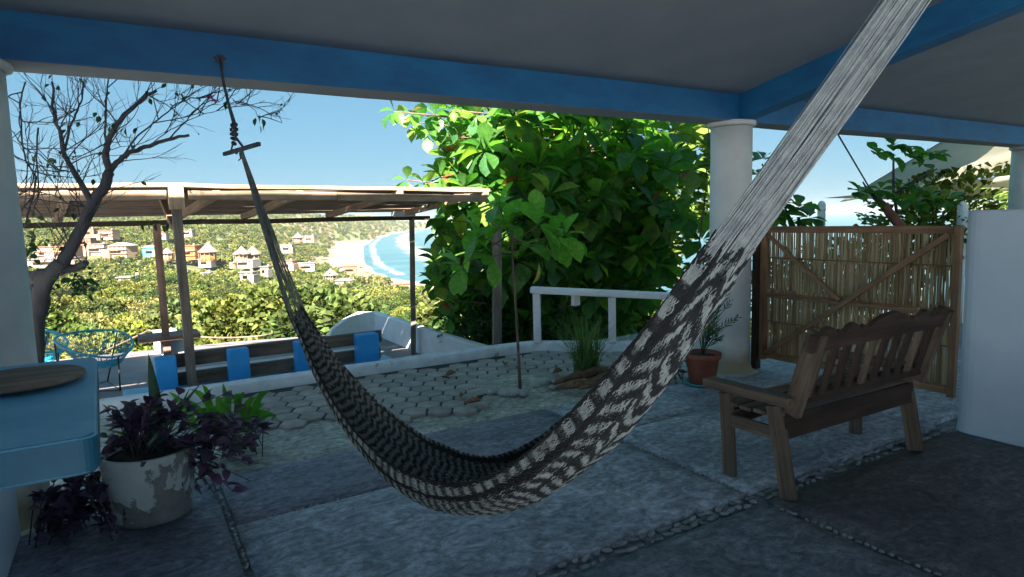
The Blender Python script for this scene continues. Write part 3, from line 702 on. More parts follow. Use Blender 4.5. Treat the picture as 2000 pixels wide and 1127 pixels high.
# white parapet at the right of the deck
def parapet():
    top = [(3.74, 6.42, -.02), (3.74, 7.5, -.04), (3.74, 9.0, -.05), (3.74, 10.4, -.05), (3.74, 11.05, -.05), (3.50, 11.15, -.04), (3.25, 11.15, -.14), (3.02, 11.15, -.28), (2.92, 11.15, -.46)]
    th = .13; inn = []; out = []
    for i, p in enumerate(top):
        t = Vector(top[min(i+1, len(top)-1)])-Vector(top[max(i-1, 0)]); t.z = 0; t.normalize(); n = Vector((t.y, -t.x, 0))
        inn.append(Vector(p)); out.append(Vector(p)+n*th)
    bm = bmesh.new(); R_ = []
    for a, b in zip(inn, out):
        R_.append([bm.verts.new((a.x, a.y, DZ-.6)), bm.verts.new((a.x, a.y, a.z-.02)), bm.verts.new((a*.8+b*.2)[:]), bm.verts.new((a*.2+b*.8)[:]), bm.verts.new((b.x, b.y, a.z-.02)), bm.verts.new((b.x, b.y, DZ-1.4))])
    for a, b in zip(R_, R_[1:]):
        for k in range(5): bm.faces.new((a[k], b[k], b[k+1], a[k+1]))
    bm.faces.new(R_[0]); bm.faces.new(R_[-1]); bmesh.ops.recalc_face_normals(bm, faces=bm.faces)
    return tag(finish(bm, 'parapet', 'white_paint'), 'white plastered parapet closing the right end of the lower deck', 'wall')
parapet()
# blue bench: plinth, four blocks, planks
sb = thing('built_in_bench', 'blue masonry bench with wooden planks on the lower deck behind the kerb', 'bench', (1.3, 7.1, -.1))
inparent(bx('plinth', (-.12, 6.72, DZ), (2.62, 7.42, -.055), 'blue_light', None, .012), sb)
for a, b in ((303, 347), (448, 490), (581, 622), (702, 744)):
    u0 = PV(a, 730, 6.86).x; u1 = PV(b, 730, 6.86).x
    inparent(bx('block', (u0, 6.86, -.05), (u1, 7.02, .315), 'blue_post', None, .016), sb)
def sp(nm, z0, z1, v, t, u0=.22, u1=2.46, mt='wood_plank'): inparent(bar(nm, (u0, v, (z0+z1)/2), (u1, v, (z0+z1)/2+.0), t, z1-z0, mt, None, .006, 0, .006), sb)
sp('back_plank', .18, .315, 7.05, .045); sp('back_plank', -.01, .12, 7.055, .05, .22, 2.44); 
inparent(bar('seat_plank', (.3, 7.32, .03), (2.4, 7.32, .03), .42, .05, 'white_paint', None, .006), sb)
# pergola
pg = thing('pergola', 'rustic wooden pergola with a roof of thin poles over the lower deck', 'pergola', (1.5, 8, DZ))
def pb(nm, a, b, w_, t_, mt='wood_pergola', warp=.012, roll=0): return inparent(bar(nm, a, b, w_, t_, mt, None, .006, roll, warp), pg)
pb('post', (.47, 6.93, -.06), (.455, 6.93, 1.94), .085, .085, 'wood_post'); pb('post', (3.92, 6.95, -.3), (3.99, 6.93, 1.80), .10, .10, 'wood_post')
pb('post', (.36, 9.0, DZ), (.36, 9.0, 1.60), .085, .085, 'wood_table', .004); pb('post', (3.64, 9.02, DZ), (3.70, 9.0, 1.60), .075, .075, 'wood_post')
pb('back_beam', (-2.2, 9.0, 1.615), (3.98, 9.0, 1.60), .075, .062, 'wood_dark')
pb('fascia', (-.76, 6.86, 1.845), (.38, 6.86, 1.855), .03, .085); pb('fascia', (.56, 6.86, 1.85), (1.98, 6.86, 1.835), .03, .085); pb('fascia', (1.985, 6.86, 1.83), (3.80, 6.86, 1.80), .03, .085)
pb('fascia', (-2.6, 6.86, 1.84), (-.77, 6.86, 1.84), .03, .08)
pb('edge_pole', (-2.6, 6.90, 1.925), (.5, 6.90, 1.945), .05, .04); pb('edge_pole', (.48, 6.90, 1.945), (3.86, 6.90, 1.90), .05, .04)
for u in (-2.0, -.75, .46, 1.25, 2.35, 3.45):
    pb('rafter', (u+.35, 6.86, 1.86), (u+.12, 9.08, 1.665), .07, .075)
pb('brace', (.42, 6.98, 1.55), (.38, 7.6, 1.86), .06, .06); 
pb('brace', (.46, 6.95, 1.72), (.46, 6.95, 1.96), .17, .13)
inparent(bx('block', (3.40, 8.9, 1.62), (3.72, 9.06, 1.70), 'white_paint', None, .005), pg)
v = 6.92; k = 0
while v < 9.15:
    wv = random.uniform(.035, .10); z = 1.905-(v-6.9)*.094
    a, b = -2.55+random.uniform(-.1, .1), random.choice((3.86, 3.9, 3.8, 3.6))+random.uniform(-.12, .12)
    mt_, ln = frame_to((a, v+wv/2, z+.012), (b, v+wv/2+random.uniform(-.02, .02), z+random.uniform(0, .02)))
    pb('roof_lath', (a, v+wv/2, z+.01), (b, v+wv/2+random.uniform(-.025, .025), z+random.uniform(0, .03)), wv, .022, random.choice(('wood_plank', 'wood_plank', 'wood_post')), .014)
    v += wv*.97+random.choice((0, 0, .001, .003, .007)); k += 1
# table top at the rear post
tb = thing('deck_table', 'wooden board table on a white pedestal at the far end of the deck', 'table', (.38, 9.1, DZ))
inparent(bx('table_top', (.06, 8.86, .165), (.74, 9.34, .215), 'wood_table', None, .006), tb)
inparent(bx('pedestal', (.30, 9.08, DZ), (.56, 9.30, .164), 'white_paint', None, .01), tb)
bl = thing('bollard', 'white masonry bollard behind the deck table holding the rope', 'bollard', (.5, 11.8, DZ))
pbp = PV(322, 648, 11.8); bx('pillar', (-.17, -.12, 0), (.17, .12, pbp.z-DZ+.03), 'white_paint', bl, .02); bl.location.x = pbp.x
rp = thing('rope_barrier', 'drooping rope strung along the far edge of the lower deck', 'rope', (1, 11.8, 0))
def sagrope(a, b, sag, r, mt, par=None, n=14, nm='rope', seg=6):
    a, b = Vector(a), Vector(b); pts = [a.lerp(b, k/n)+Vector((0, 0, -sag*4*(k/n)*(1-k/n))) for k in range(n+1)]
    o = tube(nm, pts, r, mt, None, seg); return inparent(o, par) if par else o
sagrope(PV(95, 728, 11.0), PV(290, 645, 11.8), .03, .013, 'rope_tan', rp); sagrope(PV(290, 645, 11.8), PV(660, 622, 11.2), .22, .013, 'rope_tan', rp); 

# acapulco chairs
def chair(loc, rz, label, sc_=1.0):
    c = thing('lounge_chair', label, 'chair', loc, 'string chairs on the lower deck', rz); c.scale = (sc_,)*3
    n = 40; rim = []
    for k in range(n):
        a = 2*PI*k/n; x = .42*math.cos(a); y = .40*math.sin(a)-.02; z = .60+.13*(-math.sin(a))+.03*math.cos(2*a)
        rim.append(Vector((x, y, z)))
    bm = bmesh.new(); tube_bm(bm, rim+[rim[0]], .013, 7, False); finish(bm, 'rim', 'teal_cord', c)
    inner = [Vector((.10*math.cos(2*PI*k/n), .10*math.sin(2*PI*k/n)+.06, .30)) for k in range(n)]
    bm = bmesh.new(); tube_bm(bm, inner+[inner[0]], .009, 6, False); finish(bm, 'seat_ring', 'teal_cord', c)
    bm = bmesh.new()
    for k in range(n):
        for h in (0, .5):
            a = rim[k].lerp(rim[(k+1) % n], h); b = inner[k].lerp(inner[(k+1) % n], h); mid = a.lerp(b, .55)+Vector((0, 0, -.07))
            tube_bm(bm, [a, mid, b], .0035, 4, False)
        tube_bm(bm, [inner[k], inner[(k+n//2) % n]], .003, 3, False)
    finish(bm, 'cord_seat', 'teal_cord', c)['kind'] = 'stuff'
    feet = [Vector((.30, -.28, 0)), Vector((-.30, -.28, 0)), Vector((0, .36, 0))]
    bm = bmesh.new(); tube_bm(bm, [feet[0], feet[1], feet[2], feet[0]], .010, 6, False); finish(bm, 'foot_ring', 'black_metal', c)
    for f, t in zip(feet, (rim[int(n*.93)], rim[int(n*.57)], rim[int(n*.25)])): tube('leg', [f, (f+t)/2+(inner[0]-inner[n//2])*0, t], .010, 'black_metal', c, 6)
    return c
cc_ = PV(192, 720, 9.5); chair((cc_.x, 9.55, DZ), math.radians(217), 'turquoise round string chair standing alone at the deck edge', 1.0)
cc_ = PV(70, 720, 10.3); chair((cc_.x-.02, 10.5, DZ), math.radians(230), 'second turquoise string chair half hidden behind the left column', .95)

# ================================================================== PLANTS
def leaf_mesh(name, mt, L_=1.0, wd=.5, peak=.62, n=5, fold=.12, droop=.18, tip=.04):
    """leaf along +X from the stalk at the origin; peak = where it is widest"""
    bm = bmesh.new(); rows = []
    for i in range(n+1):
        t = i/n; x = t*L_
        ww = wd*.5*(max(0, math.sin(PI*t**(math.log(.5)/math.log(peak))))**.8 if 0 < t < 1 else 0); ww = max(ww, .012 if i == 0 else (.004 if i == n else 0))
        z = -droop*t*t; f = fold*ww*2
        rows.append([bm.verts.new((x, -ww, z+f)), bm.verts.new((x, 0, z)), bm.verts.new((x, ww, z+f))])
    for a, b in zip(rows, rows[1:]):
        bm.faces.new((a[0], b[0], b[1], a[1])); bm.faces.new((a[1], b[1], b[2], a[2]))
    for f in bm.faces: f.smooth = True
    me = bpy.data.meshes.new(name); bm.to_mesh(me); bm.free()
    if mt: me.materials.append(M[mt])
    return me
def leaf_arr(me):
    co_ = np.zeros(len(me.vertices)*3); me.vertices.foreach_get('co', co_); return co_.reshape(-1, 3), [tuple(p.vertices) for p in me.polygons]
def orient(d, spin=0, upv=None):
    d = Vector(d).normalized(); q = d.to_track_quat('X', 'Z').to_matrix()
    return q @ Matrix.Rotation(spin, 3, 'X')
def mass(name, base, items, mt, parent=None, kind=True):
    """many leaves joined: items = (pos, 3x3 rotation, scale)"""
    V, Fc = base; nv = len(V); n = len(items)
    Rm = np.array([np.array(r) for _, r, _ in items]); S = np.array([s for *_, s in items]); T = np.array([tuple(p) for p, *_ in items])
    allv = np.einsum('nij,vj->nvi', Rm, V)*S[:, None, None]+T[:, None, :]
    me = bpy.data.meshes.new(name)
    fa = np.array([f for f in Fc]); k = fa.shape[1]; allf = (fa[None]+np.arange(n)[:, None, None]*nv).reshape(-1, k)
    me.vertices.add(n*nv); me.vertices.foreach_set('co', allv.ravel()); me.loops.add(allf.size); me.loops.foreach_set('vertex_index', allf.ravel())
    me.polygons.add(len(allf)); me.polygons.foreach_set('loop_start', np.arange(len(allf))*k); me.polygons.foreach_set('use_smooth', [True]*len(allf))
    me.update(calc_edges=True); o = link(name, me, mt, parent)
    if kind: o['kind'] = 'stuff'
    return o
def put_leaf(me, parent, pos, rot, s, nm='leaf'):
    o = bpy.data.objects.new(nm, me); COL.objects.link(o); o.parent = parent
    o.matrix_basis = Matrix.Translation(Vector(pos)-Vector(parent.location)) @ rot.to_4x4() @ Matrix.Scale(s, 4); return o
ALM = [leaf_mesh('almond', 'almond_leaf_part', 1, .62+.05*k, .64, 5, .10+.06*k, .12+.12*k) for k in range(4)]
SAP = [leaf_mesh('sapling', 'sapling_leaf', 1, .46+.04*k, .64, 6, .14, .10+.12*k) for k in range(3)]
ALMA = leaf_arr(leaf_mesh('almond_stuff', None, 1, .66, .64, 3, .16, .18))
def rosette(tip, d, n, size, spread=1.0, rnd=random):
    """leaves radiating from a branch tip"""
    out = []; d = Vector(d).normalized(); a = d.orthogonal().normalized(); b = d.cross(a); ph = rnd.random()*6.28
    for k in range(n):
        q = ph+k*2.4; out_ = a*math.cos(q)+b*math.sin(q); el = rnd.uniform(.15, .9)*(1-k/n*.5)
        v = (out_*spread+d*el+Vector((0, 0, -.12))).normalized()
        out.append((Vector(tip)+v*size*.08, orient(v, rnd.uniform(-.5, .5)), size*rnd.uniform(.7, 1.15)))
    return out

def jm(nm, cols, tr_=.30):
    """leaf colours: object tone x per-leaf variation"""
    m, N, L, B = nmat(nm); g = N.new('ShaderNodeNewGeometry'); oi = N.new('ShaderNodeObjectInfo'); r = ramp(N, L, oi.outputs['Random'], [(i/(len(cols)-1), c) for i, c in enumerate(cols)])
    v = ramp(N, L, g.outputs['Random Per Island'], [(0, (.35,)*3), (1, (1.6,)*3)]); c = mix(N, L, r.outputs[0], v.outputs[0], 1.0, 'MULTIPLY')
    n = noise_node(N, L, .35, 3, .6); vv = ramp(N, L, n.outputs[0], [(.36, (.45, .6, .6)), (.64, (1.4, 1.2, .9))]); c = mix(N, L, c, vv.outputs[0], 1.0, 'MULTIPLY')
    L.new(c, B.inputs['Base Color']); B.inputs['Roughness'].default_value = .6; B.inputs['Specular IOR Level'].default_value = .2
    t = N.new('ShaderNodeBsdfTranslucent'); L.new(mix(N, L, c, (1.4, 1.5, .8), 1.0, 'MULTIPLY'), t.inputs[0]); ms = N.new('ShaderNodeMixShader'); ms.inputs[0].default_value = tr_
    L.new(B.outputs[0], ms.inputs[1]); L.new(t.outputs[0], ms.inputs[2]); L.new(ms.outputs[0], N['Material Output'].inputs[0]); return m
M['jungle_leaf'] = jm('jungle_leaf', [(.09, .13, .028), (.14, .165, .035), (.19, .19, .05), (.035, .065, .022), (.15, .155, .05), (.06, .10, .03), (.22, .20, .08), (.045, .085, .022), (.12, .15, .03)])
M['bush_leaf_near'] = jm('bush_leaf_near', [(.07, .13, .025), (.12, .17, .035)])
M['palm_crown'] = jm('palm_crown', [(.10, .12, .04), (.15, .15, .06)])
# --- big leafy tree beyond the railing
tr = thing('broadleaf_tree', 'large bushy broad-leaved tree beyond the white railing', 'tree', (5.4, 8.2, -1.2))
def tubes(nm, lst, mt, par, seg=7):
    bm = bmesh.new()
    for pts, rad in lst: tube_bm(bm, pts, rad, seg)
    return inparent(finish(bm, nm, mt), par)
for x, yb, yt, v, r_ in ((1037, 720, 420, 7.6, .085), (1085, 735, 330, 8.1, .07), (1012, 700, 380, 8.6, .05), (1160, 735, 400, 8.5, .05), (1120, 700, 430, 8.0, .035)):
    b_ = PV(x-8, yb, v); b_.z = -1.3; t_ = PV(x+random.uniform(-20, 40), yt, v+random.uniform(-.2, .4)); mid = b_.lerp(t_, .5)+Vector((random.uniform(-.06, .06), 0, 0))
    tubes('trunk', [([b_, mid, t_], [r_, r_*.85, r_*.6])], 'bark', tr)
leafs, partl, twigs = [], [], []
rt_ = random.Random(11)
def shape_ok(x, y):
    """outline of the crown as seen from the terrace, in photograph pixels"""
    left = np.interp(y, [150, 215, 250, 300, 345, 400, 450, 510, 540, 600, 640, 690], [905, 905, 880, 868, 862, 880, 850, 835, 850, 845, 895, 870])
    right = np.interp(y, [150, 300, 430, 475, 560, 620, 690], [1560, 1500, 1410, 1320, 1265, 1240, 1230])
    return left < x < right
n_t = 0
while n_t < 640:
    u = rt_.uniform(2.8, 9.2); v = rt_.uniform(7.0, 10.5); z = rt_.uniform(-.7, 4.3)
    p = Vector((u, v, z)); dd = (p-CAM); D = dd.dot(FW); px = 1000+F*dd.dot(RT)/D; py = 563.5-F*dd.dot(UP)/D
    if not shape_ok(px, py): continue
    if D < 8.3 and 960 < px < 1100 and py > 560: continue
    core = Vector((5.9, 8.8, 1.8)); rr_ = ((u-core.x)/2.6)**2+((v-core.y)/1.7)**2+((z-core.z)/2.4)**2
    if rr_ > 1.15: continue
    if rt_.random() > .35+.65*min(1, rr_*1.3): continue
    n_t += 1; d = Vector(((u-core.x)/2.6, (v-core.y)/1.7-.45, (z-core.z)/3+.25)); size = rt_.uniform(.24, .42)
    rs = rosette(p, d, rt_.randint(6, 10), size, 1.0, rt_)
    for it in rs: leafs.append((D+rt_.uniform(-.2, .2), it))
    if n_t % 3 == 0: twigs.append(([p, p.lerp(core+Vector((rt_.uniform(-.6, .6), rt_.uniform(-.5, .5), -1.0)), rt_.uniform(.3, .7))], [.008, .018]))
# sprays of leaves that stand free of the crown
for x, y, v in ((770, 218, 7.4), (800, 222, 7.5), (850, 225, 7.6), (885, 215, 7.5), (870, 245, 7.7), (820, 240, 7.7), (835, 262, 7.6), (895, 262, 7.8), (930, 225, 7.6),
                (795, 352, 7.8), (830, 358, 7.8), (862, 345, 7.8), (885, 318, 7.9), (905, 300, 7.7), (860, 370, 7.9), (870, 430, 7.8), (860, 455, 7.8), (850, 512, 7.6), (870, 500, 7.7), (848, 560, 7.9), (868, 585, 7.8), (880, 620, 7.8)):
    p = PV(x, y, v); rs = rosette(p, (-.4, -.3, .1), 6, random.uniform(.18, .26), 1.0)
    for it in rs: leafs.append((1, it))
    twigs.append(([p, PV(min(x+110, 980), y+10, v+.1)], [.006, .012]))
# branch in front of the middle column's left side
for x, y, v in ((1350, 330, 6.4), (1330, 420, 6.5), (1390, 300, 6.4), (1385, 380, 6.3), (1300, 330, 6.8), (1320, 260, 6.8), (1275, 400, 6.9), (1240, 300, 7.0), (1370, 470, 6.5), (1395, 255, 6.6)):
    p = PV(x, y, v)
    for it in rosette(p, (-.2, -.5, .5), 7, random.uniform(.34, .46), .9): leafs.append((0, it))
twigs.append(([PV(1362, 500, 6.4), PV(1378, 380, 6.4), PV(1384, 250, 6.5)], [.014, .011, .008]))
leafs.sort(key=lambda a: a[0])
mir = ALM
for k, (D, it) in enumerate(leafs[:300]):
    o = put_leaf(random.choice(ALM), tr, *it)
    if k % 37 == 5:
        o.data = o.data.copy(); o.data.materials.clear(); o.data.materials.append(M['leaf_red']); o['label'] = 'reddish brown old leaf'
inparent(mass('crown', ALMA, [it for _, it in leafs[300:]], 'almond_leaf'), tr)
tubes('branches', twigs, 'bark', tr, 5)['kind'] = 'stuff'

# dark ivy-like bush low at the tree's left
def small_bush(name, label, cat, c, rad, n, ls, mt, seed, group=None, par=None):
    r_ = random.Random(seed); items = []
    for _ in range(n):
        while True:
            q = Vector((r_.uniform(-1, 1), r_.uniform(-1, 1), r_.uniform(-1, 1)))
            if .35 < q.length < 1 and noise.noise(q*2.1+Vector((seed, 0, 0))) > -.28: break
        p = Vector(c)+Vector((q.x*rad[0], q.y*rad[1], q.z*rad[2])); d = q+Vector((r_.uniform(-.6, .6), r_.uniform(-.6, .6), r_.uniform(-.4, .6)))
        items.append((p, orient(d, r_.uniform(-1, 1)), ls*r_.uniform(.6, 1.3)))
    t = thing(name, label, cat, (c[0], c[1], c[2]-rad[2]), group)
    inparent(mass('foliage', ALMA, items, mt), t)
    st = [([Vector((c[0], c[1], c[2]-rad[2]-.6)), Vector(c)+Vector((r_.uniform(-.5, .5)*rad[0], r_.uniform(-.5, .5)*rad[1], r_.uniform(0, .5)*rad[2]))], [.03, .01]) for _ in range(5)]
    tubes('stem', st, 'bark', t, 5)
    return t
for x_, y_, D_, rad_, n_, k_ in ((1180, 330, 13.5, (3.4, 1.2, 2.3), 4200, 0), (1120, 560, 13.0, (3.0, 1.0, 1.7), 2600, 1)):
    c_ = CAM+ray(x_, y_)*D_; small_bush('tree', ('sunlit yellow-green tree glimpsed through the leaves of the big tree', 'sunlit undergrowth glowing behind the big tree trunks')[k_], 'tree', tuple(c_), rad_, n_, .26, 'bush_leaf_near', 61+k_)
p = PV(925, 640, 8.2); small_bush('bush', 'dark small-leaved bush below the big tree beside the parapet', 'bush', (p.x+.05, 8.2, p.z-.05), (.55, .5, .5), 900, .085, 'dark_leaf', 3)
p = PV(1140, 640, 8.6); small_bush('bush', 'shaded bush filling the gap behind the railing', 'bush', (p.x, 8.8, p.z+.1), (1.2, .7, .9), 900, .17, 'almond_leaf', 5)
p = PV(1050, 600, 9.5); small_bush('bush', 'dense shaded undergrowth behind the big tree trunks', 'bush', (p.x, 9.8, p.z+.2), (1.4, .8, 1.6), 1300, .2, 'dark_leaf', 8)

# --- sapling in the soil mound
sg = thing('sapling', 'slender sapling with big bright green leaves rising from the mound in the pavers', 'sapling', (3.06, 4.95, .03))
sb_ = Zp(1015, 757, .03); sv = sb_.y
st = [PV(1016, 758, sv), PV(1013, 700, sv), PV(1010, 640, sv), PV(1005, 560, sv+.02), PV(1001, 500, sv+.03), PV(1000, 450, sv+.03)]; st[0].z = .01
tubes('stem', [(st, [.017, .014, .013, .011, .010, .007])], 'bark', sg)
for x, y, dx, dy, n, s in ((985, 440, -.5, .6, 9, .32), (1010, 420, 0, 1, 8, .33), (1050, 440, .6, .5, 9, .32), (1080, 465, .8, .2, 7, .30), (935, 460, -.8, .1, 8, .30), (1020, 480, .2, .3, 8, .30), (965, 500, -.6, -.2, 8, .27), (900, 520, -.8, -.2, 7, .25), (1105, 460, .9, .3, 6, .28), (975, 400, -.5, .8, 7, .30)):
    tipp = PV(x, y, sv+random.uniform(-.25, .25)); tubes('twig', [([st[4].lerp(st[5], random.random()), tipp], [.007, .004])], 'bark', sg, 5)
    dvec = RT*dx+Vector((0, 0, 1))*dy
    for it in rosette(tipp, dvec, n, s, .9): put_leaf(random.choice(SAP), sg, *it)
p = PV(1052, 510, sv-.1); o = put_leaf(random.choice(SAP), sg, p, orient((0.05, 0, -1), .3), .2); o.data = o.data.copy(); o.data.materials.clear()
M['yellow_leaf'] = leafmat('yellow_leaf', [(.36, .30, .03), (.40, .32, .04)], .5, .35, False); o.data.materials.append(M['yellow_leaf']); o['label'] = 'yellowing leaf hanging down'

# --- white peeling pot with purple plant
pc = Zp(258, 1040); pc = Vector((pc.x+.205*.515, pc.y+.205*.857, 0))
pt = thing('planter_pot', 'white concrete plant pot with peeling paint beside the left column', 'pot', (pc.x, pc.y, 0))
bm = bmesh.new(); lathe(bm, [(.165, 0), (.188, .008), (.197, .03), (.215, .18), (.228, .355), (.226, .372), (.208, .374), (.200, .34), (.001, .335)], 48, wob=.02); finish(bm, 'body', 'peeling_pot', pt)
bm = bmesh.new(); lathe(bm, [(.05, .338), (.202, .340), (.12, .358), (.001, .362)], 24, wob=.08); finish(bm, 'earth', 'soil', pt)
PUR = [leaf_mesh('purple', 'purple_leaf', 1, .60+.07*k, .42, 4, .22, .18+.1*k) for k in range(3)]
def purple(root, spots_, label, seed, extra=0):
    r_ = random.Random(seed); t = thing('purple_plant', label, 'plant', root); stems = []; cnt = 0; rest_ = []
    for (x, y, z, n, s) in spots_:
        tip = Vector((x, y, z)); b = Vector(root)+Vector((r_.uniform(-.1, .1), r_.uniform(-.1, .1), 0)) if root[2] > .1 else Vector((tip.x*.75+root[0]*.25, tip.y*.75+root[1]*.25, .0))+Vector((r_.uniform(-.14, .14), r_.uniform(-.12, .12), 0)); mid = b.lerp(tip, .5)+Vector((0, 0, r_.uniform(.03, .10)))
        pts = [b, mid, tip]; stems.append((pts, [.0035, .003, .0018]))
        for k in range(n):
            f = r_.uniform(.35, 1.0) if root[2] > .1 else r_.uniform(.05, 1.0); p = (b.lerp(mid, f*2) if f < .5 else mid.lerp(tip, f*2-1)); d = Vector((r_.uniform(-1, 1), r_.uniform(-1, 1), r_.uniform(-.5, .9)))+(tip-b).normalized()*.8
            if cnt < 298: put_leaf(r_.choice(PUR), t, p, orient(d, r_.uniform(-1, 1)), s*r_.uniform(.7, 1.25)); cnt += 1
            else: rest_.append((p, orient(d, r_.uniform(-1, 1)), s*r_.uniform(.7, 1.25)))
    if rest_: inparent(mass('small_leaves', leaf_arr(PUR[0]), rest_, 'purple_leaf'), t)
    tubes('stems', stems, 'bark_dark', t, 5)['kind'] = 'stuff'
    return t
r_ = random.Random(5); spx = []
fv = lambda x, y, off: CAM + ray(x, y)*((pc-CAM).dot(FW)+off)
for x, y, off in [(r_.uniform(205, 500), r_.uniform(800, 880), r_.uniform(-.15, .25)) for _ in range(36)]+[(r_.uniform(215, 330), r_.uniform(770, 830), r_.uniform(-.1, .2)) for _ in range(6)]: spx.append((*fv(x, y, off), 7, .072))
for x, y, off in ((440, 770, 0), (352, 765, -.1), (300, 790, -.1), (225, 800, 0), (250, 790, 0), (490, 940, .0), (455, 960, -.05), (480, 900, 0), (430, 985, -.1), (420, 930, -.05), (395, 900, -.1), (465, 870, .05), (505, 845, .1), (490, 910, .1), (400, 940, .1), (385, 960, .1)): spx.append((*fv(x, y, off), 7, .072))
purple((pc.x, pc.y, .35), spx, 'purple-leaved trailing plant spilling out of the peeling white pot', 3)
# purple mass behind the pot at the left
spx = []
for _ in range(34):
    x, y = r_.uniform(95, 205), r_.uniform(905, 1000)
    p = CAM+ray(x, y)*(3.25+r_.uniform(-.1, .25)); spx.append((p.x, max(p.y, 3.3), max(p.z, .02), 12, .062))
spx += [(*(CAM+ray(x, y)*3.2), 5, .06) for x, y in ((78, 965), (85, 990), (110, 985), (190, 975))]
rtp = CAM+ray(175, 960)*3.4; purple((rtp.x, rtp.y, .03), spx, 'dark purple ground plant between the left column and the peeling pot', 9)
# snake plant blades
sn = thing('snake_plant', 'tall stiff green snake plant blade standing in the peeling pot', 'plant', (pc.x, pc.y, .35))
def blade(par, base, tip, w_, mt, nm='leaf', n=7, bow=(0, 0, 0), peak=.35):
    base, tip = Vector(base), Vector(tip); bm = bmesh.new(); d = (tip-base).normalized(); side = d.cross((CAM-base).normalized()).normalized(); nr = side.cross(d); rows = []
    for i in range(n+1):
        t = i/n; c = base.lerp(tip, t)+Vector(bow)*math.sin(PI*t); ww = w_*.5*(1 if t < peak else max(.03, 1-((t-peak)/(1-peak))**1.8)); ww *= (.7+.3*min(1, t*5))
        rows.append([bm.verts.new(c-side*ww+nr*ww*.35), bm.verts.new(c), bm.verts.new(c+side*ww+nr*ww*.35)])
    for a, b in zip(rows, rows[1:]):
        bm.faces.new((a[0], b[0], b[1], a[1])); bm.faces.new((a[1], b[1], b[2], a[2]))
    for f in bm.faces: f.smooth = True
    return inparent(finish(bm, nm, mt), par)
D0 = (pc-CAM).dot(FW)
def fd(x, y, o=0): return CAM+ray(x, y)*(D0+o)
blade(sn, fd(316, 865, .0), fd(290, 690, .05), .062, 'snake_leaf'); blade(sn, fd(300, 868, .02), fd(296, 740, .05), .035, 'snake_leaf')
blade(sn, fd(322, 860, -.05), fd(372, 755, .0), .02, 'snake_leaf'); blade(sn, fd(290, 870, -.1), fd(395, 745, .1), .028, 'snake_leaf'); blade(sn, fd(300, 862, 0), fd(205, 838, .1), .022, 'lily_leaf')
# bright green strap-leaved clump on the ground
lc = Zp(455, 838); ly = thing('lily_clump', 'bright green strap-leaved clump on the ground behind the peeling pot', 'plant', (lc.x, lc.y, 0))
r_ = random.Random(2)
for x, y, bx_, by_ in ((395, 752, 410, 815), (372, 760, 425, 830), (345, 785, 415, 830), (360, 812, 420, 830), (405, 770, 425, 825), (435, 748, 440, 815), (425, 775, 440, 820), (452, 762, 455, 815), (462, 770, 465, 815), (478, 765, 470, 815), (500, 775, 475, 820), (530, 765, 480, 815), (520, 790, 485, 825), (535, 808, 490, 832), (545, 822, 492, 838), (515, 830, 480, 840), (500, 800, 470, 822), (388, 800, 430, 828), (415, 800, 440, 835), (445, 790, 455, 830), (330, 765, 400, 815), (355, 830, 425, 840), (468, 795, 465, 835), (488, 795, 475, 835)):
    b_ = Zp(bx_, 842)+Vector((r_.uniform(-.05, .05), r_.uniform(-.05, .1), 0)); b_.z = 0.0; DD = (b_-CAM).dot(FW); tp = CAM+ray(x, y)*(DD+r_.uniform(-.12, .12))
    blade(ly, b_, tp, r_.uniform(.035, .058), 'lily_leaf', 'leaf', 8, (0, 0, .05+r_.uniform(0, .05)), .45)
spx = []
for _ in range(22):
    x, y = r_.uniform(395, 520), r_.uniform(820, 880); p = CAM+ray(x, y)*(4.3+r_.uniform(-.2, .15)); spx.append((p.x, p.y, max(p.z, .02), 9, .062))
purple((lc.x-.05, lc.y-.15, .02), spx, 'purple-leaved ground plant growing round the bright green clump', 14)
# --- ornamental grass clump with brown husks
gc = Zp(1160, 742); ga = thing('grass_clump', 'wiry green grass clump growing beside the kerb behind the hammock', 'grass clump', (gc.x, gc.y, 0))
r_ = random.Random(4); gi = bmesh.new(); cnt = 0
for k in range(230):
    az = r_.uniform(0, 6.28); ln = r_.uniform(.45, .92); le = r_.uniform(.15, .75); b_ = Vector((gc.x+r_.uniform(-.09, .09), gc.y+.12+r_.uniform(-.08, .08), .01)); side = Vector((math.cos(az), math.sin(az), 0)); pts = []
    for i in range(7):
        t = i/6; pts.append(b_+side*(ln*le*t**1.4)+Vector((0, 0, ln*(t-.42*le*t*t*1.3))))
    wv = r_.uniform(.004, .007); sd_ = side.cross(Vector((0, 0, 1))); pr = None
    for i, p in enumerate(pts):
        ww = wv*(1-i/6.4); q = (gi.verts.new(p-sd_*ww), gi.verts.new(p+sd_*ww+Vector((0, 0, ww*.4))))
        if pr: gi.faces.new((pr[0], q[0], q[1], pr[1]))
        pr = q
inparent(finish(gi, 'blades', 'grass_leaf'), ga)['kind'] = 'stuff'
hu = thing('dry_husks', 'brown dried palm husks lying at the foot of the grass clump', 'husk', (gc.x-.1, gc.y-.1, 0))
for x0, y0, x1, y1, r2 in ((1075, 752, 1150, 735, .035), (1085, 758, 1165, 752, .045), (1120, 745, 1185, 720, .05), (1130, 760, 1195, 740, .05), (1105, 738, 1160, 728, .03)):
    a, b = Zp(x0, y0, .04), Zp(x1, y1, .05); tubes('husk', [([a, a.lerp(b, .3)+Vector((0, 0, .02)), a.lerp(b, .7)+Vector((0, 0, .03)), b], [.008, r2*.8, r2, r2*.5])], 'husk', hu, 7)
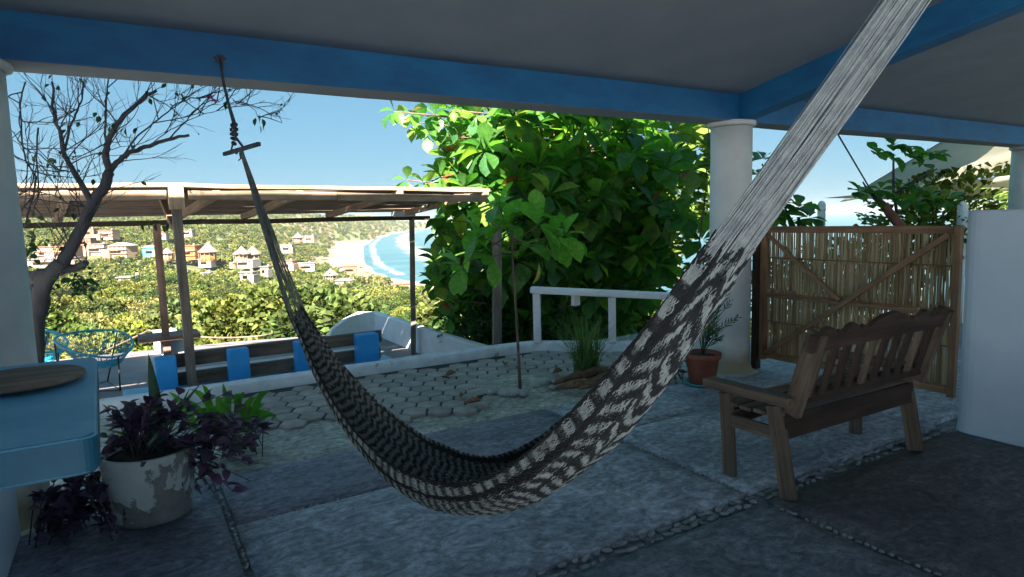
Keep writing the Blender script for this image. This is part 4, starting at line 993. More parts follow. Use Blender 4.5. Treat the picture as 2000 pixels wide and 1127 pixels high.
# stones at the sapling
for i, (x, y, s) in enumerate(((970, 766, .055), (985, 768, .075), (1000, 768, .085), (1022, 768, .07), (1045, 752, .06), (1062, 748, .085), (1080, 757, .05), (958, 768, .035))):
    p = Zp(x, y, .02); o = link('stone', blob_mesh('stone', 'stone', 1, i*3.3), None, None, (p.x, p.y, .012+s*.2)); o.scale = (s, s*.75, s*.5); o.rotation_euler.z = i*1.3
    tag(o, ('pale rounded stone on the left of the sapling mound', 'pale stone second from the left at the sapling', 'largest pale stone just left of the sapling stem', 'grey stone right in front of the sapling stem', 'small stone right of the sapling stem', 'dark grey stone right of the sapling near the husks', 'small flat stone touching the dry husks', 'smallest stone at the left end of the mound')[i], 'stone', 'stones around the sapling')
# fallen leaves
for i, (x, y, s, r2, lab) in enumerate(((868, 736, .15, .3, 'dry brown leaf fallen near the middle of the kerb'), (880, 740, .10, 2.2, 'small curled leaf beside the dry leaf at the kerb'), (985, 716, .14, 1.0, 'dry brown leaf fallen close to the kerb left of the sapling'), (1078, 731, .15, .2, 'reddish dry leaf between sapling and grass clump'), (905, 790, .15, -.2, 'dry brown leaf at the lower edge of the pavers'), (898, 778, .10, .8, 'small dry leaf on the pavers above the larger fallen leaf'))):
    p = Zp(x, y, .04); me = leaf_mesh('fallen', 'dry_leaf', 1, .5, .6, 5, .5, -.15); o = link('fallen_leaf', me, None, None, (p.x, p.y, .045)); o.scale = (s,)*3; o.rotation_euler = (.2, .1, r2); tag(o, lab, 'leaf', 'dry leaves fallen on the pavers')
# --- red pot, saucer, plants by the middle column
rc = Zp(1380, 758); rc = Vector((rc.x+.13*.515, rc.y+.13*.857, 0))
sa = thing('saucer', 'teal plastic saucer under the terracotta pot', 'saucer', (rc.x, rc.y, .002)); bm = bmesh.new(); lathe(bm, [(.12, 0), (.15, .004), (.168, .032), (.160, .032), (.145, .010), (.001, .008)], 36); finish(bm, 'dish', 'teal_plastic', sa)
rd = thing('terracotta_pot', 'terracotta coloured plant pot at the foot of the middle column', 'pot', (rc.x, rc.y, .012))
bm = bmesh.new(); lathe(bm, [(.11, 0), (.118, .01), (.145, .235), (.163, .238), (.168, .285), (.160, .288), (.150, .262), (.001, .255)], 40); finish(bm, 'body', 'terracotta', rd)
bm = bmesh.new(); lathe(bm, [(.04, .25), (.148, .257), (.06, .268), (.001, .27)], 20, wob=.1); finish(bm, 'earth', 'soil', rd)
pm = thing('potted_palm', 'thin spiky palm growing in the terracotta pot', 'plant', (rc.x, rc.y, .27)); r_ = random.Random(8)
DR = (rc-CAM).dot(FW)
for tx, ty in ((1432, 548), (1425, 590), (1412, 560), (1370, 570), (1395, 520), (1350, 600), (1440, 620), (1405, 600), (1380, 600), (1360, 640), (1390, 640), (1345, 560), (1375, 530), (1400, 640), (1410, 660), (1388, 580)):
    tp = CAM+ray(tx, ty)*(DR+r_.uniform(-.15, .15)); b_ = Vector((rc.x, rc.y, .27)); mid = b_.lerp(tp, .5)+Vector((0, 0, .06)); cp_ = curve_pts([tuple(b_), tuple(mid), tuple(tp)], 12)
    bm = bmesh.new(); tube_bm(bm, [Vector(c) for c in cp_], .003, 4); 
    for i in range(3, 12):
        c = Vector(cp_[i]); t = Vector(cp_[min(i+1, 11)])-Vector(cp_[i-1]); t.normalize(); sd_ = t.cross(Vector((r_.uniform(-1, 1), r_.uniform(-1, 1), .3))).normalized()
        for sg_ in (-1, 1):
            e = c+(t*.8+sd_*sg_*.55).normalized()*.13*(1.2-i/14); q = t*.006
            vs_ = [bm.verts.new(c-t*.005), bm.verts.new(c.lerp(e, .4)+t*.012), bm.verts.new(e), bm.verts.new(c.lerp(e, .4)-t*.012)]; bm.faces.new(vs_)
    inparent(finish(bm, 'frond', 'palm_leaf'), pm)
spx = []
for _ in range(26):
    p = Zp(r_.uniform(1275, 1345), 750)+Vector((r_.uniform(-.12, .12), r_.uniform(-.05, .2), 0)); spx.append((p.x, p.y, r_.uniform(.03, .34), 6, .05))
pp_ = Zp(1315, 745); purple((pp_.x, pp_.y+.05, .01), spx, 'small purple-leaved plant left of the terracotta pot', 21)

# --- bare bougainvillea tree at the left
bt = thing('bare_tree', 'nearly leafless dark bougainvillea tree behind the left column', 'tree', (PV(72, 590, 5.4).x, 5.4, 0))
r_ = random.Random(31); limbs = []; tips = []
def hand(pts, r0, r1, v=5.4):
    P = [PV(x, y, v+dv) for x, y, dv in pts]; cpv = curve_pts([tuple(p) for p in P], max(8, len(P)*4)); n = len(cpv)
    V_ = [Vector(c)+Vector((noise.noise((i*.6, r0*90, 1)), 0, noise.noise((i*.6, r0*90, 7))))*.012 for i, c in enumerate(cpv)]
    limbs.append((V_, [r0+(r1-r0)*i/(n-1) for i in range(n)])); return V_
base = PV(68, 600, 5.4); base.z = -.02
tk = hand([(60, 760, 0), (70, 640, 0), (78, 575, 0), (95, 540, 0), (122, 512, 0)], .060, .050)
a1 = hand([(30, 548, .1), (70, 540, 0), (110, 530, 0), (150, 522, 0), (168, 512, -.05)], .05, .02)
a2 = hand([(112, 532, 0), (130, 498, 0), (152, 460, 0), (178, 405, 0), (205, 360, 0), (214, 335, 0)], .046, .033)
L = [a1, a2]
L.append(hand([(180, 396, 0), (165, 370, 0), (145, 335, .1), (125, 300, .1), (118, 262, .1), (105, 225, .15), (103, 160, .15)], .024, .007))
L.append(hand([(214, 335, 0), (208, 300, 0), (215, 270, -.05), (235, 235, -.1), (270, 200, -.1), (305, 176, -.1)], .026, .010))
L.append(hand([(205, 355, 0), (225, 320, 0), (255, 298, 0), (290, 285, 0), (330, 272, -.05), (368, 264, -.1)], .022, .010))
L.append(hand([(212, 320, 0), (205, 250, .1), (208, 190, .1), (212, 150, .1)], .012, .006)); L.append(hand([(125, 300, .1), (140, 240, .15), (158, 200, .2), (162, 160, .2)], .011, .005))
L.append(hand([(75, 250, .2), (72, 320, .2), (75, 380, .2), (60, 420, .2)], .007, .006)); L.append(hand([(50, 160, .1), (40, 210, .1), (45, 290, .1), (60, 330, .1), (72, 350, .1), (60, 400, .1), (48, 440, 0)], .006, .008))
L.append(hand([(240, 305, 0), (275, 260, 0), (320, 225, 0), (350, 200, 0), (400, 190, 0), (430, 200, 0)], .008, .003)); L.append(hand([(330, 272, 0), (360, 240, 0), (380, 215, 0), (412, 195, 0)], .007, .003))
L.append(hand([(290, 285, 0), (340, 250, 0), (390, 225, 0), (430, 215, 0), (470, 200, .1), (505, 215, .1)], .005, .002)); L.append(hand([(455, 196, .05), (480, 203, .05), (500, 218, 0), (507, 240, 0)], .004, .002)); L.append(hand([(178, 405, 0), (140, 400, 0), (100, 380, 0), (60, 372, 0)], .008, .003)); L.append(hand([(145, 335, .1), (110, 330, .1), (75, 300, .1), (50, 300, .1)], .007, .003))
L.append(hand([(60, 590, .3), (70, 560, .3), (90, 590, .2), (64, 660, .3)], .03, .03))
def grow(p, d, ln, r, depth):
    n = 5; pts = [p.copy()]; 
    for i in range(n):
        d = (d+Vector((r_.uniform(-1, 1), r_.uniform(-1, 1)*.6, r_.uniform(-.8, 1)))*.24).normalized(); p = p+d*ln/n; pts.append(p.copy())
        if depth > 0 and r_.random() < .55:
            nd = (d+Vector((r_.uniform(-1, 1), r_.uniform(-.6, .6), r_.uniform(-.6, 1)))*.9).normalized(); grow(p.copy(), nd, ln*r_.uniform(.45, .7), r*.6, depth-1)
    limbs.append((pts, [r*(1-.6*i/n) for i in range(n+1)])); tips.append(p)
for l in L:
    for k in range(2, len(l)-1):
        if r_.random() < .30:
            dd = (l[min(k+2, len(l)-1)]-l[k]).normalized()
            grow(l[k], (dd*.5+Vector((r_.uniform(-1, 1), r_.uniform(-.4, .4), r_.uniform(-.5, 1)))).normalized(), r_.uniform(.22, .52), .0055, 2)
limbs2 = [l for l in limbs if l[1][0] > .02]; small = [l for l in limbs if l[1][0] <= .02]
tubes('trunk', limbs2, 'bark_dark', bt, 9); tubes('twigs', small, 'bark_dark', bt, 4)['kind'] = 'stuff'
BL = [leaf_mesh('bougainvillea', 'dark_leaf', 1, .62, .45, 3, .2, .1) for _ in range(1)]
items = []
for p in r_.sample(tips, min(len(tips), 120)): items.append((p, orient((r_.uniform(-1, 1), r_.uniform(-1, 1), -.6), r_.uniform(-1, 1)), r_.uniform(.028, .055)))
for x, y in ((500, 230), (505, 222), (512, 232), (507, 245), (515, 240), (435, 200), (442, 197), (280, 435), (292, 432), (305, 436), (318, 438), (330, 436), (246, 250), (220, 240), (215, 245)): items.append((PV(x, y, 5.4), orient((r_.uniform(-.4, .4), 0, -1), r_.uniform(-1, 1)), .065))
for _ in range(110):
    x, y = r_.choice([(r_.gauss(160, 18), r_.gauss(548, 12)), (r_.gauss(60, 14), r_.gauss(470, 25)), (r_.gauss(150, 25), r_.gauss(555, 10))])
    if x > 40: items.append((PV(x, y, 5.3+r_.uniform(-.1, .2)), orient((r_.uniform(-1, 1), r_.uniform(-1, 1), -.5), r_.uniform(-1, 1)), r_.uniform(.04, .065)))
inparent(mass('leaves', leaf_arr(BL[0]), items, 'dark_leaf'), bt)
items = [(PV(x, y, 5.38), orient((r_.uniform(-1, 1), r_.uniform(-1, 1), r_.uniform(-1, 1)), r_.uniform(-1, 1)), .045) for x, y in ((415, 188), (418, 194), (412, 196), (419, 185), (161, 549), (164, 553), (158, 552))]
inparent(mass('blossom', leaf_arr(BL[0]), items, 'magenta'), bt)

# --- plants, sails and posts beyond the gate
at = thing('young_almond_tree', 'young broad-leaved tree with a red-brown trunk beyond the gate', 'tree', (8.3, 6.4, -1.5))
D9 = 9.2
def fp(x, y, o=0): return CAM+ray(x, y)*(D9+o)
tubes('trunk', [([Vector((fp(1765, 460).x, fp(1765, 460).y, -1.5)), fp(1765, 450), fp(1740, 420), fp(1725, 400), fp(1708, 385)], [.09, .085, .07, .05, .04])], 'bark_red', at)
tubes('branches', [([fp(1755, 440), fp(1745, 370), fp(1745, 300)], [.025, .02, .012]), ([fp(1712, 388), fp(1695, 372), fp(1685, 355)], [.03, .02, .01]), ([fp(1745, 380), fp(1790, 350), fp(1830, 330)], [.02, .015, .01])], 'bark_dark', at, 6)
r_ = random.Random(17)
for x, y, n in ((1745, 285, 10), (1715, 300, 8), (1775, 300, 9), (1810, 300, 8), (1740, 310, 8), (1830, 305, 6), (1800, 320, 6), (1680, 375, 9), (1700, 400, 8), (1720, 370, 7), (1760, 365, 9), (1790, 370, 9), (1820, 385, 9), (1850, 390, 7), (1790, 400, 8), (1755, 395, 7), (1690, 425, 6)):
    for it in rosette(fp(x, y, r_.uniform(-.3, .3)), (r_.uniform(-.3, .3), -.4, .7), n, r_.uniform(.17, .24), 1, r_): put_leaf(r_.choice(ALM), at, *it)
p = CAM+ray(1560, 425)*8.2; small = thing('leafy_shrub', 'broad-leaved shrub top rising over the left end of the gate', 'shrub', (p.x, p.y, -1))
for x, y in ((1530, 420), (1560, 405), (1580, 425), (1545, 435), (1505, 430), (1490, 310), (1480, 340), (1520, 400)):
    for it in rosette(CAM+ray(x, y)*8.2, (r_.uniform(-.3, .3), -.4, .7), 7, .24, 1, r_): put_leaf(r_.choice(ALM), small, *it)
tubes('stem', [([Vector((p.x, p.y, -1)), p-Vector((0, 0, .4)), p], [.04, .03, .02]), ([p-Vector((0, 0, .2)), CAM+ray(1488, 320)*8.2], [.015, .01])], 'bark', small)
for k, (x, y, D, rad, n, ls) in enumerate(((1860, 430, 13, (1.5, 1.2, 1.0), 1500, .16), (1930, 390, 14, (1.3, 1.2, 1.1), 1400, .16), (1790, 470, 13, (1.4, 1, .9), 900, .16), (1660, 545, 13, (1.8, 1, .9), 1000, .16), (1560, 590, 12, (1.6, 1, .9), 900, .16))):
    c = CAM+ray(x, y)*D; small_bush('bush', ('sunlit bush beyond the gate just left of the low wall', 'tallest sunlit bush under the sail near the right column', 'bush behind the right half of the gate', 'bush behind the middle of the gate', 'bush behind the left part of the gate')[k], 'bush', tuple(c), rad, n, ls, 'bush_leaf_near', 40+k, 'bushes beyond the gate')
def sail(label, P, sagv):
    bm = bmesh.new(); n = 14; g = {}
    a, b, c, d = [Vector(p) for p in P]
    for i in range(n+1):
        for j in range(n+1):
            s, t = i/n, j/n; p = a.lerp(b, s).lerp(d.lerp(c, s), t); p.z -= sagv*16*s*(1-s)*t*(1-t); p.z += .03*math.sin(s*19)*math.sin(PI*t); g[i, j] = bm.verts.new(p)
    for i in range(n):
        for j in range(n): f = bm.faces.new((g[i, j], g[i+1, j], g[i+1, j+1], g[i, j+1])); f.smooth = True
    r = bmesh.ops.extrude_face_region(bm, geom=list(bm.faces)); bmesh.ops.translate(bm, vec=(0, 0, .006), verts=[v for v in r['geom'] if isinstance(v, bmesh.types.BMVert)])
    return tag(finish(bm, 'shade_sail', 'sail'), label, 'shade sail', 'beige shade sails stretched beyond the gate')
def fD(x, y, D): return CAM+ray(x, y)*D
sail('large beige shade sail stretched above the plants at the right', (fD(1640, 395, 15), fD(1850, 270, 11), fD(2120, 190, 11), fD(2060, 320, 15)), .15)
sail('narrow lower beige shade sail with its tip at a white post', (fD(1612, 387, 14), fD(1700, 378, 14.2), fD(2080, 330, 12), fD(2060, 390, 13)), .10)
for x, yt, D, lab in ((1605, 392, 14, 'white post with a rounded top left of the young tree beyond the gate'), (1803, 405, 15, 'white post partly hidden behind the young tree leaves'), (1881, 393, 12, 'white post just left of the right column')):
    p = fD(x, yt, D); o = thing('sail_post', lab, 'post', (p.x, p.y, -2), 'white posts beyond the gate'); bm = bmesh.new(); lathe(bm, [(.085, 0), (.085, p.z+1.92), (.06, p.z+1.97), (.02, p.z+2.0)], 16); finish(bm, 'pole', 'white_paint', o)
    bm = bmesh.new(); lathe(bm, [(.095, p.z+1.80), (.095, p.z+1.83)], 16); finish(bm, 'band', 'white_paint', o)
o = tube('tie_rope', [PV(1634, 258, 4.40), fp(1700, 370, -.1), fp(1735, 415, 0)], .010, 'rope_dark', None, 6); tag(o, 'dark rope running from the beam down to the young tree', 'rope')

# ================================================================== VALLEY, VILLAGE, BAY
SEA = -45.0
TAB = {  # heading (photo column) -> ground profile (distance, height)
 -900: [(14, -3.5), (30, -8), (60, -12.5), (120, -17), (250, -20), (380, -20), (450, -15), (600, 0), (800, 16), (1100, 34), (2000, 48), (5000, 60)],
 60:  [(14, -3.5), (30, -8), (60, -13), (120, -19), (250, -23), (380, -24), (430, -20), (520, -10), (640, -1), (800, 6), (1100, 24), (2000, 38), (5000, 50)],
 300: [(14, -3.5), (30, -8), (60, -13.5), (120, -20), (250, -25), (380, -26), (450, -22), (560, -15), (700, -6), (900, 4), (1300, 22), (2000, 34), (5000, 50)],
 480: [(14, -3.5), (30, -8), (60, -14), (120, -21), (250, -28), (380, -31), (470, -29), (600, -24), (760, -14), (1000, 0), (1400, 18), (2000, 30), (5000, 48)],
 580: [(14, -3.5), (30, -8), (60, -14), (120, -21.5), (250, -30), (380, -36), (500, -37), (700, -37), (900, -30), (1200, -18), (1600, 4), (2200, 26), (5000, 44)],
 625: [(14, -3.5), (30, -8), (60, -14), (120, -22), (250, -31), (380, -38), (550, -41), (740, -43.5), (1100, -42), (1300, -30), (1700, -6), (2300, 20), (5000, 42)],
 660: [(14, -3.5), (30, -8), (60, -14), (120, -22), (250, -31.5), (380, -39), (550, -42.5), (740, -43.8), (1550, -43.2), (1750, -24), (2300, 8), (3000, 20), (5000, 40)],
 705: [(14, -3.5), (30, -8), (60, -14), (120, -22), (250, -32), (380, -40), (560, -43), (740, -44.2), (1600, -44.3), (1800, -32), (2200, -8), (3000, 14), (5000, 38)],
 722: [(14, -3.5), (30, -8), (60, -14), (120, -22), (250, -32), (380, -40.5), (560, -43.5), (690, -45), (780, -46), (1250, -46), (1450, -44.6), (1700, -42), (1900, -24), (3000, 14), (5000, 36)],
 740: [(14, -3.5), (30, -8), (60, -14), (120, -22.5), (250, -33), (380, -41), (560, -44.2), (620, -46), (1500, -50), (1900, -46), (2050, -44), (2200, -32), (2600, -10), (3400, 10), (5000, 30)],
 770: [(14, -3.5), (30, -8), (60, -14), (120, -22.5), (250, -33), (380, -41.5), (500, -44.2), (560, -46), (1500, -52), (2500, -46), (2650, -44), (2850, -30), (3400, -6), (4200, 4), (5000, 10)],
 805: [(14, -3.5), (30, -8), (60, -14), (120, -22.5), (250, -33), (380, -41.5), (480, -44.2), (530, -46), (1500, -54), (3250, -46), (3400, -42), (3550, -26), (4000, -8), (5000, 0)],
 832: [(14, -3.5), (30, -8), (60, -14), (120, -23), (250, -34), (380, -42), (470, -44.2), (520, -46), (1500, -54), (3600, -48), (3750, -42), (3850, -24), (4200, -16), (5000, -20)],
 850: [(14, -3.5), (30, -8), (60, -14), (120, -23), (250, -34), (380, -42), (460, -44.5), (510, -46), (1500, -54), (3700, -56), (5000, -60)],
 950: [(14, -3.5), (30, -8), (60, -15), (120, -25), (220, -38), (300, -44.5), (340, -46), (1500, -54), (5000, -60)],
 1400: [(14, -3.0), (30, -8), (60, -17), (120, -30), (180, -43), (220, -47), (1500, -54), (5000, -60)],
 2900: [(14, -3.0), (30, -7), (60, -15), (120, -28), (180, -43), (220, -47), (1500, -54), (5000, -60)],
}
KX = sorted(TAB)
def gz(sx, Y):
    ly = math.log(max(Y, 14)); j = 0
    sx = min(max(sx, KX[0]), KX[-1])
    while j < len(KX)-2 and sx > KX[j+1]: j += 1
    def pr(k): t = TAB[k]; return float(np.interp(ly, [math.log(a) for a, _ in t], [b for _, b in t]))
    a, b = KX[j], KX[j+1]; f = (sx-a)/(b-a); f = f*f*(3-2*f) if b-a < 60 else f
    z = pr(a)*(1-f)+pr(b)*f
    if Y > 60 and z > SEA+.8:
        X = (sx-1000)/F*Y; am = min(1, (z-SEA-.8)/6)*min(1, (Y-60)/200)
        z += am*(2.5*noise.noise((X/70, Y/70, 0))+ (Y/1000)*9*noise.noise((X/260, Y/260, 4)))
    return z
xs = sorted(set(list(np.linspace(-900, 540, 60))+list(np.linspace(540, 870, 110))+list(np.linspace(870, 2900, 50)))); ys = np.exp(np.linspace(math.log(12.6), math.log(5000), 170))
V = []; cols = []
for Y in ys:
    for sx in xs:
        z = gz(sx, Y); p = cp((sx-1000)/F*Y, Y); V.append((p.x, p.y, z if Y > 13 else -2.4))
nx = len(xs); Fc = [(i*nx+j, i*nx+j+1, (i+1)*nx+j+1, (i+1)*nx+j) for i in range(len(ys)-1) for j in range(nx-1)]
me = bpy.data.meshes.new('terrain'); me.from_pydata(V, [], Fc); me.polygons.foreach_set('use_smooth', [True]*len(me.polygons))
def terrmat():
    m, N, L, B = nmat('terrain'); g = N.new('ShaderNodeNewGeometry'); s = N.new('ShaderNodeSeparateXYZ'); L.new(g.outputs['Position'], s.inputs[0])
    n = noise_node(N, L, .02, 8, .65, 'Object'); n2 = noise_node(N, L, .18, 6, .7, 'Object')
    gr = ramp(N, L, n2.outputs[0], [(.3, (.035, .055, .02)), (.5, (.09, .11, .04)), (.7, (.16, .15, .08))])
    dirt = ramp(N, L, n2.outputs[0], [(.3, (.14, .09, .055)), (.7, (.23, .16, .10))]); f = ramp(N, L, n.outputs[0], [(.56, (0,)*3), (.62, (1,)*3)])
    o = mix(N, L, gr.outputs[0], dirt.outputs[0], f.outputs[0])
    mp = N.new('ShaderNodeMapRange'); L.new(s.outputs[2], mp.inputs[0]); mp.inputs[1].default_value = SEA+1.0; mp.inputs[2].default_value = SEA+2.6
    sand = ramp(N, L, n.outputs[0], [(.3, (.30, .21, .14)), (.7, (.40, .30, .20))])
    o = mix(N, L, sand.outputs[0], o, mp.outputs[0])
    mp2 = N.new('ShaderNodeMapRange'); L.new(s.outputs[2], mp2.inputs[0]); mp2.inputs[1].default_value = SEA+.05; mp2.inputs[2].default_value = SEA+.9
    o = mix(N, L, (.22, .17, .12), o, mp2.outputs[0])
    sl_ = N.new('ShaderNodeSeparateXYZ'); L.new(g.outputs['Normal'], sl_.inputs[0]); cf = ramp(N, L, sl_.outputs[2], [(.90, (1,)*3), (.985, (0,)*3)])
    cl_ = ramp(N, L, n2.outputs[0], [(.3, (.13, .08, .05)), (.7, (.27, .18, .12))]); m3 = N.new('ShaderNodeMath'); m3.operation = 'MULTIPLY'; L.new(cf.outputs[0], m3.inputs[0]); L.new(mp.outputs[0], m3.inputs[1])
    o = mix(N, L, o, cl_.outputs[0], m3.outputs[0]); L.new(o, B.inputs['Base Color']); B.inputs['Roughness'].default_value = .95; return m
M['terrain'] = terrmat(); me.materials.append(M['terrain']); tag(link('terrain', me), kind='structure')
# the yard under the terrace and trees near the house
bm = bmesh.new()
for P, z0 in (([(-30, -25), (40, -25), (40, 4.0), (-30, 4.0)], -.3), ): bm.faces.new([bm.verts.new((u, v, z0)) for u, v in P])
f = bm.faces.new([bm.verts.new(p) for p in ((-30, 4.0, -.6), (40, 4.0, -.6), (40, 9, -2.0), (-30, 12.4, -2.0))]); f = bm.faces.new([bm.verts.new(p) for p in ((-30, 12.4, -2.0), (40, 9, -2.0), (40, 30, -6.5), (-30, 30, -9.5))])
tag(finish(bm, 'ground', 'terrain'), kind='structure')
# sea
sx_ = sorted(set(list(np.linspace(560, 870, 120))+list(np.linspace(-200, 3400, 40)))); sy_ = np.exp(np.linspace(math.log(160), math.log(14000), 150)); V = []; at_ = []
for Y in sy_:
    for sx in sx_:
        p = cp((sx-1000)/F*Y, Y); V.append((p.x, p.y, SEA)); 
        dpth = SEA-gz(sx, min(Y, 5000)) if 600 < sx < 880 else 20
        fo = 0.0
        if 690 < sx < 1000 and Y < 4200:
            shore = {0: 0}; xc = float(np.interp(math.log(Y), [math.log(a) for a in (520, 560, 700, 900, 1300, 1900, 2600, 3600)], [850, 765, 728, 722, 722, 740, 768, 820]))
            d = (sx-xc)/F*Y            # metres off the beach
            fo = max(0, 1-abs(d-8)/12)*.9 + max(0, 1-abs(d-75-18*noise.noise((Y/120, 0, 0)))/38)*1.0 + max(0, 1-abs(d-170-30*noise.noise((Y/150, 3, 0)))/28)*.75 + max(0, 1-abs(d-250)/20)*.45
            fo *= 1 if Y < 2600 else max(0, 1-(Y-2600)/1500)
        at_.append(min(1, fo))
nx = len(sx_); Fc = [(i*nx+j, i*nx+j+1, (i+1)*nx+j+1, (i+1)*nx+j) for i in range(len(sy_)-1) for j in range(nx-1)]
me = bpy.data.meshes.new('sea'); me.from_pydata(V, [], Fc); ca = me.color_attributes.new('foam', 'FLOAT_COLOR', 'POINT'); ca.data.foreach_set('color', np.array([(a, a, a, 1) for a in at_], dtype=np.float32).ravel())
def seamat():
    m, N, L, B = nmat('sea'); at = N.new('ShaderNodeAttribute'); at.attribute_name = 'foam'
    n = noise_node(N, L, .022, 9, .72, 'Object', (1, 1, 1), 1.6); a = N.new('ShaderNodeMath'); a.operation = 'MULTIPLY_ADD'; L.new(at.outputs['Fac'], a.inputs[0]); a.inputs[1].default_value = .52; L.new(n.outputs[0], a.inputs[2])
    f = ramp(N, L, a.outputs[0], [(.74, (0,)*3), (1.02, (1,)*3)])
    n2 = noise_node(N, L, .006, 4, .6, 'Object', (1, 3, 1)); w_ = ramp(N, L, n2.outputs[0], [(.3, (.03, .085, .11)), (.7, (.06, .14, .165))])
    o = mix(N, L, w_.outputs[0], (.36, .38, .38), f.outputs[0]); L.new(o, B.inputs['Base Color']); B.inputs['Roughness'].default_value = .45
    n3 = noise_node(N, L, .12, 6, .7, 'Object', (1, 1, 1)); bump(N, L, B, n3.outputs[0], .5, .6); return m
M['sea'] = seamat(); me.materials.append(M['sea']); tag(link('sea', me), kind='structure')

# ---- trees
def treemesh(name, seed, n, ls, rad, hgt, trunk, cols, sparse=0):
    """crown of small leaf faces in uneven lumps + trunk with limbs, base at the origin"""
    r_ = random.Random(seed); lumps = []
    for k in range(r_.randint(9, 14)):
        a = r_.uniform(0, 6.28); q = rad*r_.uniform(0, .72); lumps.append((Vector((q*math.cos(a), q*math.sin(a), hgt*r_.uniform(.35, .86))), rad*r_.uniform(.28, .50)))
    items = []
    for _ in range(n):
        c, lr = r_.choice(lumps); q = Vector((r_.gauss(0, 1), r_.gauss(0, 1), r_.gauss(.25, 1))).normalized(); p = c+q*lr*r_.uniform(.72, 1.08)*(1+.25*noise.noise(q*3+c)); p.z = c.z+(p.z-c.z)*.8
        items.append((p, orient(q+Vector((r_.uniform(-1, 1), r_.uniform(-1, 1), r_.uniform(-.5, .5))), r_.uniform(-1.5, 1.5)), ls*r_.uniform(.6, 1.4)))
    q_ = np.array([(0, -.22, 0), (.5, -.32, .06), (1, 0, -.08), (.5, .32, .06), (0, .22, 0)]); 
    o = mass(name+'_crown', (q_, [(0, 1, 2, 3, 4)]), items, None); me = o.data; bpy.data.objects.remove(o); me.materials.append(M[cols])
    me.polygons.foreach_set('use_smooth', [False]*len(me.polygons))
    bm = bmesh.new(); top = Vector((r_.uniform(-.3, .3), r_.uniform(-.3, .3), hgt*.45)); tube_bm(bm, [(0, 0, -1.5), top*.5, top], [trunk, trunk*.8, trunk*.55], 6)
    for c, lr in lumps[:8]: tube_bm(bm, [top*.8, top.lerp(c, .55)+Vector((0, 0, .1)), c], [trunk*.45, trunk*.3, trunk*.12], 4, False)
    tm = bpy.data.meshes.new(name+'_trunk'); bm.to_mesh(tm); bm.free(); tm.materials.append(M['bark_pale'])
    return me, tm
M['bark_pale'] = simple('bark_pale', (.16, .13, .10), (.34, .30, .25), 4, .9, .5, .01)
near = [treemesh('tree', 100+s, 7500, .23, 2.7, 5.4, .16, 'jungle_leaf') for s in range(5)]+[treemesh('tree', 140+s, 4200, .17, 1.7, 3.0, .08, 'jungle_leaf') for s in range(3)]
farm = [treemesh('tree', 200+s, 420, 1.15, 3.6, 6.0, .2, 'jungle_leaf') for s in range(5)]
def palmmesh(seed):
    r_ = random.Random(seed); bm = bmesh.new(); H_ = 7.5
    tube_bm(bm, [(0, 0, -1), (.2, 0, H_*.5), (.5, .1, H_)], [.22, .16, .12], 6); tm = bpy.data.meshes.new('palm_trunk'); bm.to_mesh(tm); bm.free(); tm.materials.append(M['bark_pale'])
    bm = bmesh.new()
    for k in range(18):
        a = k*2.4+r_.uniform(-.2, .2); el = r_.uniform(-.2, 1.0); ln = r_.uniform(2.4, 3.2); side = Vector((math.cos(a), math.sin(a), 0)); prev = None
        for i in range(9):
            t = i/8; c = Vector((.5, .1, H_))+side*ln*t*(1-.15*t)+Vector((0, 0, ln*(el*t-.9*t*t*(.6+.4*el))))
            sd_ = side.cross(Vector((0, 0, 1)))
            if prev is not None:
                for s_ in (-1, 1):
                    for o_ in (0, .5):
                        b0 = prev.lerp(c, o_); b1 = b0+(c-prev)*.35; e = b0+sd_*s_*.62*(math.sin(PI*min(.98, t+.06))**.5)+(c-prev)*.8-Vector((0, 0, .25)); bm.faces.new([bm.verts.new(b0), bm.verts.new(b1), bm.verts.new(e)])
            prev = c
    me = bpy.data.meshes.new('palm_fronds'); bm.to_mesh(me); bm.free(); me.materials.append(M['palm_crown']); return me, tm
palms = [palmmesh(3), palmmesh(4)]

houses = []   # footprints to keep clear: (X, Y, radius)
def jungle_ok(X, Y):
    return all((X-a)**2+(Y-b)**2 > c*c for a, b, c in houses)

# ---- village
WALLS = {'orange': ((.36, .11, .02), (.42, .15, .03)), 'peach': ((.27, .175, .12), (.33, .22, .16)), 'turquoise': ((.03, .17, .22), (.05, .22, .27)), 'brick': ((.20, .085, .05), (.28, .13, .08)), 'ochre': ((.27, .14, .07), (.32, .19, .10))}
for k, (a, b) in WALLS.items(): M['wall_'+k] = simple('wall_'+k, a, b, .8, .85, .2, .02)
M['wall_whitewash'] = M['wall_white']; M['wall_white_far'] = simple('wall_white_far', (.20, .175, .155), (.28, .25, .225), .8, .85, .2, .02)
M['roof_grey'] = simple('roof_grey', (.15, .12, .105), (.24, .20, .175), .6, .9, .3, .03); M['roof_red'] = simple('roof_red', (.19, .08, .05), (.27, .13, .085), 1, .9, .3, .03)
M['thatch'] = simple('thatch', (.10, .08, .068), (.20, .165, .14), 1.5, .95, .8, .06, (1, 1, .3)); M['window_shade'] = simple('window_shade', (.04, .035, .03), (.09, .075, .065), 2, .6, 0)
M['dark_glass'] = simple('dark_glass', (.02, .025, .03), (.04, .045, .05), 2, .25, 0)
